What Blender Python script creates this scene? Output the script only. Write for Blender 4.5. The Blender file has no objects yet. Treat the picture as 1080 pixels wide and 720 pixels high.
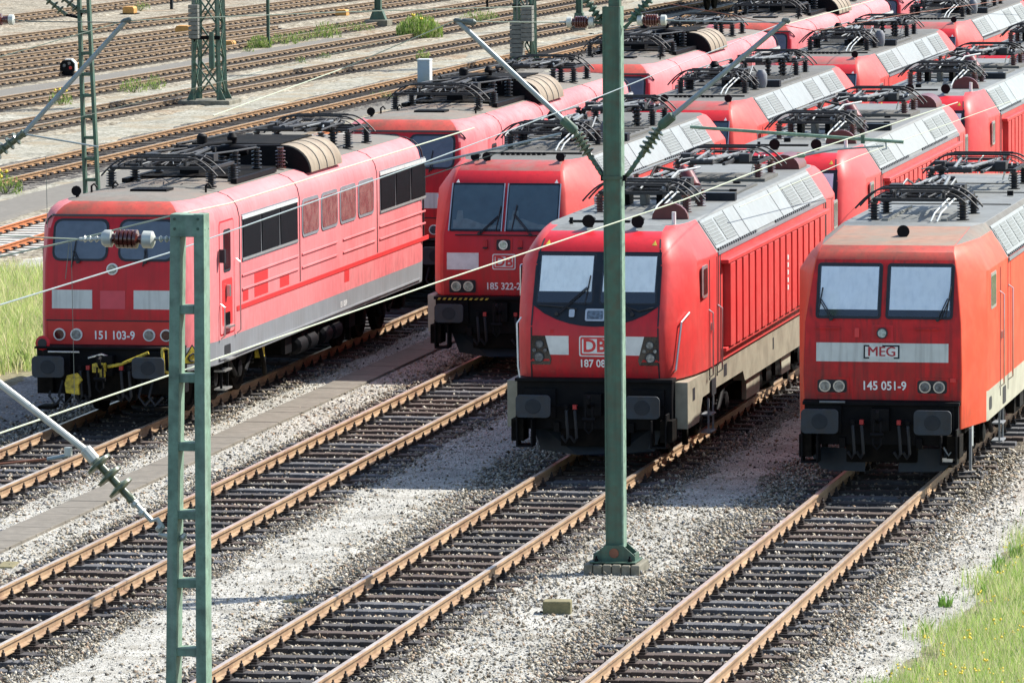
import bpy, bmesh, math, random
import numpy as np
from mathutils import Vector, Matrix
random.seed(7); RNG = np.random.default_rng(11)
sc = bpy.context.scene
COL = sc.collection
# ------------------------------------------------------------------ camera, sky, sun, exposure
cd = bpy.data.cameras.new('Camera'); cam = bpy.data.objects.new('Camera', cd); COL.objects.link(cam)
CH = 11.394432
R_ = Vector((0.97996128, 0.19903497, -0.00780867)); U_ = Vector((-0.01159573, 0.0961406, 0.99530022)); F_ = Vector((-0.19885028, 0.97526512, -0.09652202))
m = Matrix((R_, U_, -F_)).transposed().to_4x4(); m.translation = Vector((0, 0, CH))
cam.matrix_world = m
cd.sensor_width = 36; cd.lens = 6453.93 * 36 / 1080; cd.clip_start = 1; cd.clip_end = 3000
sc.camera = cam
sc.view_settings.view_transform = 'Standard'; sc.view_settings.look = 'None'; sc.view_settings.gamma = 1
sc.view_settings.exposure = 0.98
w = bpy.data.worlds.new('World'); sc.world = w; w.use_nodes = True
SUN = Vector((0.72, 0.58, 1.0)).normalized()
elev = math.asin(SUN.z); az = math.atan2(SUN.x, SUN.y)
nt = w.node_tree; bg = nt.nodes['Background']; sky = nt.nodes.new('ShaderNodeTexSky')
sky.sky_type = 'NISHITA'; sky.sun_disc = False; sky.sun_elevation = elev; sky.sun_rotation = az
sky.air_density = 1.0; sky.dust_density = 1.0
nt.links.new(sky.outputs[0], bg.inputs[0]); bg.inputs[1].default_value = 0.12
sl = bpy.data.lights.new('Sun', 'SUN'); sl.energy = 4.5; sl.angle = math.radians(0.53); sl.color = (1, 0.955, 0.88)
so = bpy.data.objects.new('Sun', sl); COL.objects.link(so); so.rotation_euler = SUN.to_track_quat('Z', 'Y').to_euler(); so.location = (40, 120, 60)

# ------------------------------------------------------------------ materials
MATS = {}
def nodes(name):
    mt = bpy.data.materials.new(name); mt.use_nodes = True
    return mt, mt.node_tree, mt.node_tree.nodes['Principled BSDF']
def mat(name, col, rough=.5, metal=0., var=.12, scale=6., bump=0., bscale=40., dirt=None, damt=.0, dscale=1.5, streak=None, samt=0., spec=.5, coat=0., wv=0., wcol=None, grime=0.):
    """procedural paint / metal: base colour varied by noise, blotches of dirt, vertical streaks, bump"""
    if name in MATS: return MATS[name]
    mt, t, b = nodes(name); L = t.links.new; N = t.nodes.new
    tc = N('ShaderNodeTexCoord')
    n = N('ShaderNodeTexNoise'); n.inputs['Scale'].default_value = scale; n.inputs['Detail'].default_value = 5; L(tc.outputs['Object'], n.inputs['Vector'])
    mr = N('ShaderNodeMapRange'); mr.inputs[1].default_value = .3; mr.inputs[2].default_value = .7; mr.inputs[3].default_value = 1 - var; mr.inputs[4].default_value = 1 + var
    L(n.outputs[0], mr.inputs[0])
    mx = N('ShaderNodeVectorMath'); mx.operation = 'SCALE'; mx.inputs[0].default_value = col[:3]; L(mr.outputs[0], mx.inputs['Scale'])
    cur = mx.outputs[0]
    if dirt:
        n2 = N('ShaderNodeTexNoise'); n2.inputs['Scale'].default_value = dscale; n2.inputs['Detail'].default_value = 8; n2.inputs['Roughness'].default_value = .65; L(tc.outputs['Object'], n2.inputs['Vector'])
        r2 = N('ShaderNodeMapRange'); r2.inputs[1].default_value = .42; r2.inputs[2].default_value = .7; r2.inputs[3].default_value = 0; r2.inputs[4].default_value = damt; L(n2.outputs[0], r2.inputs[0])
        k = N('ShaderNodeMix'); k.data_type = 'RGBA'; L(r2.outputs[0], k.inputs[0]); L(cur, k.inputs[6]); k.inputs[7].default_value = (*dirt, 1); cur = k.outputs[2]
    if streak:
        mp = N('ShaderNodeMapping'); mp.inputs['Scale'].default_value = (14, 14, .7); L(tc.outputs['Object'], mp.inputs[0])
        n3 = N('ShaderNodeTexNoise'); n3.inputs['Scale'].default_value = 1; n3.inputs['Detail'].default_value = 4; L(mp.outputs[0], n3.inputs['Vector'])
        r3 = N('ShaderNodeMapRange'); r3.inputs[1].default_value = .48; r3.inputs[2].default_value = .75; r3.inputs[3].default_value = 0; r3.inputs[4].default_value = samt; L(n3.outputs[0], r3.inputs[0])
        k = N('ShaderNodeMix'); k.data_type = 'RGBA'; L(r3.outputs[0], k.inputs[0]); L(cur, k.inputs[6]); k.inputs[7].default_value = (*streak, 1); cur = k.outputs[2]
    if grime:      # road dirt thrown up from the track, thickest along the lower edge, broken up by noise
        sx = N('ShaderNodeSeparateXYZ'); L(tc.outputs['Object'], sx.inputs[0]); rz = N('ShaderNodeMapRange'); rz.inputs[1].default_value = 1.2; rz.inputs[2].default_value = 2.1; rz.inputs[3].default_value = 1; rz.inputs[4].default_value = .12; L(sx.outputs[2], rz.inputs[0])
        mp = N('ShaderNodeMapping'); mp.inputs['Scale'].default_value = (5, 5, 1.6); L(tc.outputs['Object'], mp.inputs[0]); ng = N('ShaderNodeTexNoise'); ng.inputs['Scale'].default_value = 1.5; ng.inputs['Detail'].default_value = 9; ng.inputs['Roughness'].default_value = .7; L(mp.outputs[0], ng.inputs['Vector'])
        rg = N('ShaderNodeMapRange'); rg.inputs[1].default_value = .40; rg.inputs[2].default_value = .66; rg.inputs[4].default_value = grime; L(ng.outputs[0], rg.inputs[0]); mm = N('ShaderNodeMath'); mm.operation = 'MULTIPLY'; L(rz.outputs[0], mm.inputs[0]); L(rg.outputs[0], mm.inputs[1])
        k = N('ShaderNodeMix'); k.data_type = 'RGBA'; L(mm.outputs[0], k.inputs[0]); L(cur, k.inputs[6]); k.inputs[7].default_value = (.11, .045, .035, 1); cur = k.outputs[2]
    if wv:
        ge = N('ShaderNodeNewGeometry'); nw = N('ShaderNodeTexNoise'); nw.inputs['Scale'].default_value = .055; nw.inputs['Detail'].default_value = 2; L(ge.outputs['Position'], nw.inputs['Vector'])
        rw = N('ShaderNodeMapRange'); rw.inputs[1].default_value = .38; rw.inputs[2].default_value = .62; rw.inputs[3].default_value = 0; rw.inputs[4].default_value = wv; L(nw.outputs[0], rw.inputs[0])
        k = N('ShaderNodeMix'); k.data_type = 'RGBA'; L(rw.outputs[0], k.inputs[0]); L(cur, k.inputs[6]); k.inputs[7].default_value = (*wcol, 1); cur = k.outputs[2]
    L(cur, b.inputs['Base Color'])
    b.inputs['Roughness'].default_value = rough; b.inputs['Metallic'].default_value = metal
    b.inputs['Specular IOR Level'].default_value = spec
    if coat: b.inputs['Coat Weight'].default_value = coat; b.inputs['Coat Roughness'].default_value = .15
    if bump:
        nb = N('ShaderNodeTexNoise'); nb.inputs['Scale'].default_value = bscale; nb.inputs['Detail'].default_value = 4; L(tc.outputs['Object'], nb.inputs['Vector'])
        bp = N('ShaderNodeBump'); bp.inputs['Strength'].default_value = bump; bp.inputs['Distance'].default_value = .02; L(nb.outputs[0], bp.inputs['Height']); L(bp.outputs[0], b.inputs['Normal'])
    MATS[name] = mt; return mt
def rampmat(name, cols, scale, rough=.9, vor=0, bump=.8, bdist=.03, extra=None):
    """gravel-like ground: cell colours from a colour ramp over voronoi cells plus large noise, with bump"""
    mt, t, b = nodes(name); L = t.links.new; N = t.nodes.new
    tc = N('ShaderNodeTexCoord')
    v = N('ShaderNodeTexVoronoi'); v.inputs['Scale'].default_value = scale; L(tc.outputs['Object'], v.inputs['Vector'])
    sp = N('ShaderNodeSeparateColor'); L(v.outputs['Color'], sp.inputs[0])
    cr = N('ShaderNodeValToRGB'); cr.color_ramp.interpolation = 'CONSTANT' if vor else 'LINEAR'
    el = cr.color_ramp.elements
    while len(el) < len(cols): el.new(.5)
    for i, c in enumerate(cols): el[i].position = i / len(cols); el[i].color = (*c, 1)
    L(sp.outputs[0], cr.inputs[0])
    n = N('ShaderNodeTexNoise'); n.inputs['Scale'].default_value = .9; n.inputs['Detail'].default_value = 9; n.inputs['Roughness'].default_value = .6; L(tc.outputs['Object'], n.inputs['Vector'])
    mr = N('ShaderNodeMapRange'); mr.inputs[1].default_value = .3; mr.inputs[2].default_value = .7; mr.inputs[3].default_value = .72; mr.inputs[4].default_value = 1.25; L(n.outputs[0], mr.inputs[0])
    mu = N('ShaderNodeVectorMath'); mu.operation = 'SCALE'; L(cr.outputs[0], mu.inputs[0]); L(mr.outputs[0], mu.inputs['Scale'])
    cur = mu.outputs[0]
    if extra:
        n2 = N('ShaderNodeTexNoise'); n2.inputs['Scale'].default_value = extra[1]; n2.inputs['Detail'].default_value = 7; L(tc.outputs['Object'], n2.inputs['Vector'])
        r2 = N('ShaderNodeMapRange'); r2.inputs[1].default_value = extra[2]; r2.inputs[2].default_value = extra[2] + .12; r2.inputs[4].default_value = extra[3]; L(n2.outputs[0], r2.inputs[0])
        k = N('ShaderNodeMix'); k.data_type = 'RGBA'; L(r2.outputs[0], k.inputs[0]); L(cur, k.inputs[6]); k.inputs[7].default_value = (*extra[0], 1); cur = k.outputs[2]
    L(cur, b.inputs['Base Color']); b.inputs['Roughness'].default_value = rough; b.inputs['Specular IOR Level'].default_value = .2
    bp = N('ShaderNodeBump'); bp.inputs['Strength'].default_value = bump; bp.inputs['Distance'].default_value = bdist; bp.invert = True
    L(v.outputs['Distance'], bp.inputs['Height']); L(bp.outputs[0], b.inputs['Normal'])
    MATS[name] = mt; return mt
def attrmat(name, rough=.85, spec=.25, trans=0.):
    mt, t, b = nodes(name); a = t.nodes.new('ShaderNodeAttribute'); a.attribute_name = 'col'
    t.links.new(a.outputs['Color'], b.inputs['Base Color']); b.inputs['Roughness'].default_value = rough; b.inputs['Specular IOR Level'].default_value = spec
    if trans:
        tr = t.nodes.new('ShaderNodeBsdfTranslucent'); t.links.new(a.outputs['Color'], tr.inputs[0]); mx = t.nodes.new('ShaderNodeMixShader'); mx.inputs[0].default_value = trans
        t.links.new(b.outputs[0], mx.inputs[1]); t.links.new(tr.outputs[0], mx.inputs[2]); t.links.new(mx.outputs[0], t.nodes['Material Output'].inputs[0])
    MATS[name] = mt; return mt
def clearglass(name):
    mt, t, b = nodes(name); L = t.links.new; N = t.nodes.new
    tr = N('ShaderNodeBsdfTransparent'); tr.inputs[0].default_value = (.95, .985, .99, 1); g = N('ShaderNodeBsdfGlossy'); g.inputs['Roughness'].default_value = .03
    mx = N('ShaderNodeMixShader'); mx.inputs[0].default_value = .07; L(tr.outputs[0], mx.inputs[1]); L(g.outputs[0], mx.inputs[2]); L(mx.outputs[0], t.nodes['Material Output'].inputs[0])
    MATS[name] = mt; return mt

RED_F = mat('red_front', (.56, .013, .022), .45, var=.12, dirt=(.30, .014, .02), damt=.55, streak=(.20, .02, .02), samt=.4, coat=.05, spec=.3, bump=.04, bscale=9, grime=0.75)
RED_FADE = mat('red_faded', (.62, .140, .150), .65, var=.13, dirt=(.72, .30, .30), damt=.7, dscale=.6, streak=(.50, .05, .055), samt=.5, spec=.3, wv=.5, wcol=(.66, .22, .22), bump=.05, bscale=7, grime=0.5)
RED_DARKP = mat('red_fresh_panel', (.60, .035, .035), .5, var=.08)
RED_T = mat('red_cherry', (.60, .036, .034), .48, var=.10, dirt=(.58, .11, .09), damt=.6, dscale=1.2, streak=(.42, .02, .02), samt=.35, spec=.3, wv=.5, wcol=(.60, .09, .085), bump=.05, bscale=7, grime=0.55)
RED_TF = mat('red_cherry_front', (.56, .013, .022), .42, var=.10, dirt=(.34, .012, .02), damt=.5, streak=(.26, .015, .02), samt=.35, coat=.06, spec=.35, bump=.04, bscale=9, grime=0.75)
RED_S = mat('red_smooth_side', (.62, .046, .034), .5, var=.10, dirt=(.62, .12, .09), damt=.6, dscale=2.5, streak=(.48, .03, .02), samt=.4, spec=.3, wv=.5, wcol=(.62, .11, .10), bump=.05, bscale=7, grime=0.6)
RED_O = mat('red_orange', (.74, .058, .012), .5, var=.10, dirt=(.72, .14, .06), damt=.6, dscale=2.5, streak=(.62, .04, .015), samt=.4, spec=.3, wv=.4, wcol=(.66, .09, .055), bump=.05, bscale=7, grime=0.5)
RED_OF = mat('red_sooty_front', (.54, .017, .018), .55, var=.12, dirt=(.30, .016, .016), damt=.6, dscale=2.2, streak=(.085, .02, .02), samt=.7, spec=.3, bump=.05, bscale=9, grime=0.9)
RED_ROOF = mat('red_roof_edge', (.50, .055, .035), .6, var=.15, dirt=(.16, .07, .04), damt=.9, dscale=3, streak=(.12, .04, .03), samt=.4)
ROOFTAN = mat('roof_dusty_tan', (.165, .152, .125), .8, var=.15, dirt=(.26, .13, .08), damt=.6, dscale=.9, bump=.1, streak=(.10, .09, .075), samt=.4, wv=.5, wcol=(.13, .125, .11))
ROOFGREY = mat('roof_grey', (.12, .12, .108), .75, var=.18, dirt=(.07, .065, .055), damt=.8, dscale=1.7, bump=.1, wv=.6, wcol=(.10, .09, .075))
ROOFPALE = mat('roof_pale_grey', (.165, .177, .168), .6, var=.16, dirt=(.10, .10, .09), damt=.75, dscale=1.9, streak=(.30, .30, .28), samt=.3, wv=.6, wcol=(.15, .145, .13))
ALU = mat('roof_panel_white', (.25, .28, .275), .5, .0, var=.14, dirt=(.20, .21, .20), damt=.7, dscale=1.6, wv=.5, wcol=(.24, .24, .225))
LOUV = mat('louvre_grey', (.15, .165, .155), .6, .0, var=.1)
GREYBAND = mat('grey_band', (.20, .215, .23), .6, var=.08, dirt=(.13, .13, .13), damt=.5, streak=(.33, .33, .34), samt=.3)
KHAKI = mat('sill_khaki', (.29, .27, .20), .65, var=.1, dirt=(.12, .10, .07), damt=.6, dscale=2)
BEIGE = mat('sill_beige', (.40, .39, .30), .6, var=.08, dirt=(.22, .2, .15), damt=.5, dscale=2)
BLACK = mat('black_steel', (.003, .0035, .005), .6, .0, var=.3, dirt=(.012, .010, .009), damt=.6, dscale=4, spec=.12)
UNDER = mat('underframe_grime', (.004, .0038, .0035), .8, var=.3, dirt=(.020, .015, .011), damt=.7, dscale=3, spec=.08)
RUBBER = mat('rubber', (.012, .014, .018), .6, var=.1)
BUFF = mat('buffer_plate', (.014, .024, .036), .6, .0, var=.2, dirt=(.02, .018, .016), damt=.8, dscale=5)
SKIRT = mat('blue_black_skirt', (.012, .019, .028), .5, var=.2, dirt=(.025, .024, .024), damt=.6, dscale=3, spec=.25)
CHROME = mat('bare_metal', (.55, .55, .53), .35, .8, var=.1)
WHITEP = mat('white_marking', (.72, .74, .70), .6, var=.06, dirt=(.42, .43, .40), damt=.5, dscale=4)
WHITET = mat('white_lettering', (.80, .80, .78), .6, var=.03)
GREYP = mat('grey_marking', (.55, .58, .55), .6, var=.06, streak=(.25, .26, .25), samt=.5)
PINKP = mat('pink_patch', (.56, .065, .085), .6, var=.08)
ORANGEP = mat('orange_red_apron', (.55, .022, .018), .5, var=.1, dirt=(.3, .02, .02), damt=.5)
GLASSD = mat('windscreen_dark', (.028, .062, .072), .05, var=.2, dirt=(.045, .085, .09), damt=.7, dscale=2, spec=.8)
GLASSB = mat('windscreen_slate', (.085, .11, .14), .12, var=.15, dirt=(.09, .11, .14), damt=.6, dscale=3, spec=.7)
GLASSR = mat('side_window_glass', (.20, .085, .085), .18, var=.2, dirt=(.34, .22, .19), damt=.8, dscale=4, spec=.6)
GLASSK = mat('cab_window_glass', (.01, .012, .014), .08, spec=.7)
GLASSC = clearglass('windscreen_clear')
BLIND = mat('window_blind', (.88, .90, .89), .8, var=.05, streak=(.66, .70, .71), samt=.5)  # shade of soft folds painted in as vertical streaks
BLINDB = mat('window_blind_blue', (.76, .81, .88), .8, var=.06, streak=(.58, .64, .72), samt=.55, dirt=(.75, .78, .82), damt=.6, dscale=3)  # streaks put the shading of the blind's folds into the colour
LENS = mat('lamp_lens', (.16, .19, .21), .08, .55, var=.6, scale=22, spec=.9)
LENSR = mat('tail_lamp_lens', (.05, .01, .01), .15, spec=.8)
YEL = mat('yellow_paint', (.56, .42, .03), .5, var=.1, dirt=(.06, .05, .02), damt=.9, dscale=14)
INSUL = mat('black_insulator', (.010, .009, .010), .35, var=.2)
INSULB = mat('brown_insulator', (.085, .022, .016), .2, var=.15, spec=.8)
MAROON = mat('maroon_bushing', (.12, .018, .018), .4, var=.2)
TAR = mat('pantograph_steel', (.014, .015, .017), .6, .0, var=.3)
ARMG = mat('pantograph_grey_arm', (.17, .18, .18), .5, .4, var=.2)
GLASS_INS = mat('green_glass_insulator', (.10, .13, .08), .25, var=.2, dirt=(.05, .06, .04), damt=.8, dscale=9)
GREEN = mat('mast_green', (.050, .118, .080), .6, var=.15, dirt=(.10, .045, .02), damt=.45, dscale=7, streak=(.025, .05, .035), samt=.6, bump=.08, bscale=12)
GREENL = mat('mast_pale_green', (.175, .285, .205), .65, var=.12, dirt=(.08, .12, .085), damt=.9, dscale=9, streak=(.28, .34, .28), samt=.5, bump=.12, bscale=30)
GALV = mat('galvanised_tube', (.24, .29, .30), .5, .4, var=.12)
GALVL = mat('galvanised_pale', (.50, .52, .47), .5, .3, var=.12)
COPPER = mat('wire_verdigris', (.42, .46, .34), .5, .1, var=.1)
WIRED = mat('wire_dark', (.10, .12, .11), .5, .3)
RUSTROD = mat('rusty_rod', (.20, .075, .04), .7, var=.2)
RAILS = mat('rail_rust', (.32, .21, .115), .75, var=.22, dirt=(.15, .065, .03), damt=.8, dscale=2.2, scale=1.5, bump=.1, streak=(.38, .27, .17), samt=.5)
RAILT = mat('rail_head', (.52, .44, .36), .34, .4, var=.15, dirt=(.30, .16, .08), damt=.6, dscale=1.3)
RAILF = mat('rail_far_side', (.21, .145, .085), .8, var=.3)
RAILTF = mat('rail_far_head', (.36, .29, .22), .5, .3, var=.1)
RAILO = mat('rail_orange_side', (.42, .14, .045), .8, var=.15)
SLEEP = [mat('sleeper_wood_%s' % s, c, .85, var=.25, scale=9, bump=.3, dirt=d, damt=.6, dscale=6) for s, c, d in (('black', (.036, .032, .032), (.085, .074, .066)), ('brown', (.080, .055, .043), (.03, .022, .018)), ('grey', (.10, .10, .105), (.035, .032, .034)))]
SLEEPF = mat('sleeper_far', (.032, .023, .017), .9, var=.4, scale=4)
SLEEPC = mat('sleeper_concrete', (.50, .49, .45), .9, var=.12)
CLIP = mat('rail_clip', (.022, .015, .012), .7, .2, var=.3)
CONC = mat('old_concrete', (.20, .185, .14), .9, var=.2, dirt=(.06, .06, .035), damt=.8, dscale=5, bump=.4, bscale=25)
CONCY = mat('mossy_block', (.20, .17, .085), .9, var=.2, dirt=(.10, .10, .05), damt=.7, dscale=9, bump=.4)
SLAB = mat('walkway_slab', (.165, .147, .118), .9, var=.18, dirt=(.13, .115, .09), damt=.7, dscale=1.6, bump=.2)
SLABG = mat('asphalt_path', (.15, .138, .115), .95, var=.15, dirt=(.13, .12, .10), damt=.6, dscale=.8)
WEIGHT = mat('concrete_weight', (.17, .17, .145), .95, var=.2, bump=.4, bscale=20)
ORNG = mat('orange_cover', (.50, .25, .06), .7, var=.15)
CABW = mat('cabinet_white', (.62, .66, .67), .6, var=.04)
CABB = mat('cabinet_blue_grey', (.30, .40, .45), .6, var=.06, dirt=(.30, .32, .2), damt=.6)
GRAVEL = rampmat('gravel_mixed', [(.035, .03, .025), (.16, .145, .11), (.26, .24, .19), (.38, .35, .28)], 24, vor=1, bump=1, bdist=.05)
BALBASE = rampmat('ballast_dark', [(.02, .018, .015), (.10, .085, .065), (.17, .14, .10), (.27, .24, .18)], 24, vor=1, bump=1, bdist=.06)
FARBAL = rampmat('ballast_far', [(.12, .10, .07), (.21, .185, .135), (.28, .25, .185), (.37, .335, .26)], 9, vor=1, bump=.6, bdist=.04, extra=((.24, .15, .08), .28, .54, .45))
GRAVL = rampmat('gravel_pale', [(.18, .172, .145), (.285, .275, .24), (.38, .37, .325), (.48, .465, .415)], 46, vor=0, bump=.7, bdist=.016, extra=((.20, .18, .14), 1.6, .54, .55))
GRAVLF = rampmat('gravel_pale_far', [(.20, .19, .145), (.28, .268, .215), (.36, .345, .285)], 11, vor=1, bump=.5, bdist=.03, extra=((.24, .19, .12), .45, .50, .7))
GRAVM = rampmat('gravel_grey', [(.12, .12, .11), (.20, .195, .18), (.28, .27, .255)], 30, vor=1, bump=.8, bdist=.03)
SOIL = rampmat('soil_weedy', [(.10, .085, .05), (.17, .15, .09), (.22, .20, .12)], 14, vor=0, bump=.5, bdist=.02, extra=((.12, .15, .05), 1.2, .5, .6))
STONE = attrmat('stone_mixed', .8, .3)
GRASS = attrmat('grass_blades', .7, .2, .35)

# ------------------------------------------------------------------ mesh helpers
class MB:
    def __init__(s): s.v = []; s.f = []; s.m = []; s.mats = []
    def mi(s, mt):
        if mt not in s.mats: s.mats.append(mt)
        return s.mats.index(mt)
    def add(s, vs, fs, mt):
        o = len(s.v); s.v += [tuple(v) for v in vs]; k = s.mi(mt)
        for f in fs: s.f.append([i + o for i in f]); s.m.append(k)
    def box(s, x0, x1, y0, y1, z0, z1, mt):
        s.add([(x0, y0, z0), (x1, y0, z0), (x1, y1, z0), (x0, y1, z0), (x0, y0, z1), (x1, y0, z1), (x1, y1, z1), (x0, y1, z1)],
              [(0, 3, 2, 1), (4, 5, 6, 7), (0, 1, 5, 4), (1, 2, 6, 5), (2, 3, 7, 6), (3, 0, 4, 7)], mt)
    def tube(s, pts, r, mt, n=8, r2=None):
        pts = [Vector(p) for p in pts]; K = len(pts); rings = []
        up0 = None
        for i, p in enumerate(pts):
            d = (pts[min(i + 1, K - 1)] - pts[max(i - 1, 0)]).normalized()
            if up0 is None:
                a = Vector((0, 0, 1)) if abs(d.z) < .9 else Vector((1, 0, 0))
            else: a = up0
            u = (a - d * a.dot(d)).normalized(); v = d.cross(u); up0 = u
            rr = r if r2 is None else r + (r2 - r) * i / max(1, K - 1)
            rings.append([p + (u * math.cos(t) + v * math.sin(t)) * rr for t in [2 * math.pi * k / n for k in range(n)]])
        vs = [q for R in rings for q in R]; fs = []
        for i in range(K - 1):
            for k in range(n): fs.append((i * n + k, i * n + (k + 1) % n, (i + 1) * n + (k + 1) % n, (i + 1) * n + k))
        fs.append(tuple(range(n))[::-1]); fs.append(tuple(range((K - 1) * n, K * n)))
        s.add(vs, fs, mt)
    def lathe(s, c, axis, prof, mt, n=14):
        """prof: list of (t along axis, radius)"""
        c = Vector(c); d = Vector(axis).normalized(); a = Vector((0, 0, 1)) if abs(d.z) < .9 else Vector((1, 0, 0))
        u = (a - d * a.dot(d)).normalized(); v = d.cross(u); vs = []; fs = []
        for t, r in prof:
            for k in range(n):
                th = 2 * math.pi * k / n; vs.append(c + d * t + (u * math.cos(th) + v * math.sin(th)) * r)
        K = len(prof)
        for i in range(K - 1):
            for k in range(n): fs.append((i * n + k, i * n + (k + 1) % n, (i + 1) * n + (k + 1) % n, (i + 1) * n + k))
        fs.append(tuple(range(n))[::-1]); fs.append(tuple(range((K - 1) * n, K * n)))
        s.add(vs, fs, mt)
    def prism(s, poly, fn, mt, d0, d1):
        """poly 2D points; fn(a,b,d)->xyz at depth d"""
        n = len(poly)
        vs = [fn(a, b, d0) for a, b in poly] + [fn(a, b, d1) for a, b in poly]
        fs = [tuple(range(n)), tuple(range(n, 2 * n))[::-1]] + [(i, i + n, (i + 1) % n + n, (i + 1) % n) for i in range(n)]
        s.add(vs, fs, mt)
    def beam(s, a, b, wx, wz, mt, up=(0, 0, 1)):
        a, b = Vector(a), Vector(b); d = (b - a).normalized(); u = Vector(up); u = (u - d * u.dot(d)).normalized(); v = d.cross(u)
        vs = [p + v * sx * wx / 2 + u * sz * wz / 2 for p in (a, b) for sx, sz in ((-1, -1), (1, -1), (1, 1), (-1, 1))]
        s.add(vs, [(0, 1, 2, 3), (7, 6, 5, 4), (0, 4, 5, 1), (1, 5, 6, 2), (2, 6, 7, 3), (3, 7, 4, 0)], mt)
    def obj(s, name, parent=None, bevel=0, smooth=35, kind=None, label=None, fixn=True):
        me = bpy.data.meshes.new(name); me.from_pydata(s.v, [], s.f)
        for mt in s.mats: me.materials.append(mt)
        me.polygons.foreach_set('material_index', s.m); me.update()
        if fixn:
            bm = bmesh.new(); bm.from_mesh(me); bmesh.ops.recalc_face_normals(bm, faces=bm.faces); bm.to_mesh(me); bm.free()
        if smooth:
            me.polygons.foreach_set('use_smooth', [True] * len(me.polygons)); me.set_sharp_from_angle(angle=math.radians(smooth))
        o = bpy.data.objects.new(name, me); COL.objects.link(o)
        if parent is not None: o.parent = parent
        if bevel:
            b = o.modifiers.new('bevel', 'BEVEL'); b.width = bevel; b.segments = 2; b.limit_method = 'ANGLE'; b.angle_limit = math.radians(28); b.harden_normals = False
        if kind: o['kind'] = kind
        if label: o['label'] = label
        return o
def tag(o, label, cat, group=None, kind=None):
    o['label'] = label; o['category'] = cat
    if group: o['group'] = group
    if kind: o['kind'] = kind
    return o
def thing(name, label, cat, loc=(0, 0, 0), rz=0, group=None):
    o = bpy.data.objects.new(name, None); COL.objects.link(o); o.location = loc; o.rotation_euler = (0, 0, rz)
    return tag(o, label, cat, group)
def copy_tree(o, parent=None, skip=()):
    c = o.copy(); COL.objects.link(c); c.parent = parent
    for ch in o.children:
        if ch.name.split('.')[0] in skip: continue
        copy_tree(ch, c, skip)
    return c
def rr(x0, x1, z0, z1, r, n=3):
    P = []
    for cx, cz, a0 in ((x1 - r, z1 - r, 0), (x0 + r, z1 - r, 90), (x0 + r, z0 + r, 180), (x1 - r, z0 + r, 270)):
        for k in range(n + 1):
            a = math.radians(a0 + 90 * k / n); P.append((cx + r * math.cos(a), cz + r * math.sin(a)))
    return P
_TX = {}
def textmesh(body, size, bold=0., sx=1.):
    key = (body, size, bold, sx)
    if key in _TX: return _TX[key]
    cu = bpy.data.curves.new('txt', 'FONT'); cu.body = body; cu.size = size; cu.align_x = 'CENTER'; cu.align_y = 'CENTER'; cu.offset = bold; cu.resolution_u = 3; cu.fill_mode = 'FRONT' if hasattr(cu, 'fill_mode') else cu.fill_mode
    o = bpy.data.objects.new('txt', cu); COL.objects.link(o)
    dg = bpy.context.evaluated_depsgraph_get(); me = o.evaluated_get(dg).to_mesh()
    vs = [(v.co.x * sx, v.co.y) for v in me.vertices]; fs = [tuple(p.vertices) for p in me.polygons]
    o.evaluated_get(dg).to_mesh_clear(); bpy.data.objects.remove(o); bpy.data.curves.remove(cu)
    _TX[key] = (vs, fs); return _TX[key]
def textpart(name, parent, body, size, fn, off, mt, bold=0., sx=1., label=None):
    vs, fs = textmesh(body, size, bold, sx); b = MB(); b.add([fn(x, z, off) for x, z in vs], fs, mt)
    return b.obj(name, parent, smooth=0, label=label, fixn=False)

# ------------------------------------------------------------------ picture geometry -> world (used to set out far things at real places)
FPX = 6453.93
def ray(px, py): return F_ * FPX + R_ * (px - 540) - U_ * (py - 360)
def atz(px, py, z):
    d = ray(px, py); t = (z - CH) / d.z; return Vector((d.x * t, d.y * t, z))
def aty(px, py, Y):
    d = ray(px, py); t = Y / d.y; return Vector((d.x * t, Y, CH + d.z * t))
def project(P):
    d = P - np.array([0, 0, CH]); z = d @ np.array(F_)
    return 540 + FPX * (d @ np.array(R_)) / z, 360 - FPX * (d @ np.array(U_)) / z

# ------------------------------------------------------------------ ground and setting
XA, XB, XC, XD = -27.479, -22.759, -18.014, -13.266
GZ = -0.24
g = MB()
g.add([(-900, 40, GZ), (700, 40, GZ), (700, 1600, GZ), (-900, 1600, GZ)], [(0, 1, 2, 3)], FARBAL)
g.obj('ground', kind='structure', smooth=0)
def strip(name, xl, xr, y0, y1, z, mt, jit=.1, step=.35, skew=0, x_ref=0):
    """a long ground strip with ragged edges; xl/xr may be functions of y"""
    fl = xl if callable(xl) else (lambda y: xl); fr = xr if callable(xr) else (lambda y: xr)
    b = MB(); n = int((y1 - y0) / step); vs = []
    jl = np.cumsum(RNG.normal(0, 1, n + 1)); jr = np.cumsum(RNG.normal(0, 1, n + 1))
    def sm(a): a = a - np.convolve(a, np.ones(25) / 25, 'same'); return np.clip(a / 3, -1.5, 1.5)
    jl, jr = sm(jl) * jit, sm(jr) * jit
    for i in range(n + 1):
        y = y0 + (y1 - y0) * i / n; xl_, xr_ = fl(y) + jl[i], fr(y) + jr[i]; k_ = (z - GZ) * 5 + .05; vs += [(xl_ - k_, y, GZ - .004), (xl_, y, z), (xr_, y, z), (xr_ + k_, y, GZ - .004)]
    b.add(vs, [(4 * i + q, 4 * i + q + 1, 4 * i + q + 5, 4 * i + q + 4) for i in range(n) for q in range(3)], mt)
    o = b.obj(name, kind='structure', smooth=0, fixn=False); return o
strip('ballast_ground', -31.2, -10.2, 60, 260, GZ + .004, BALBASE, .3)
strip('gravel_path', lambda y: -21.15 - (y - 84) * .012, lambda y: -19.72 - (y - 84) * .035, 62, 200, GZ + .045, GRAVL, .16)
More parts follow.
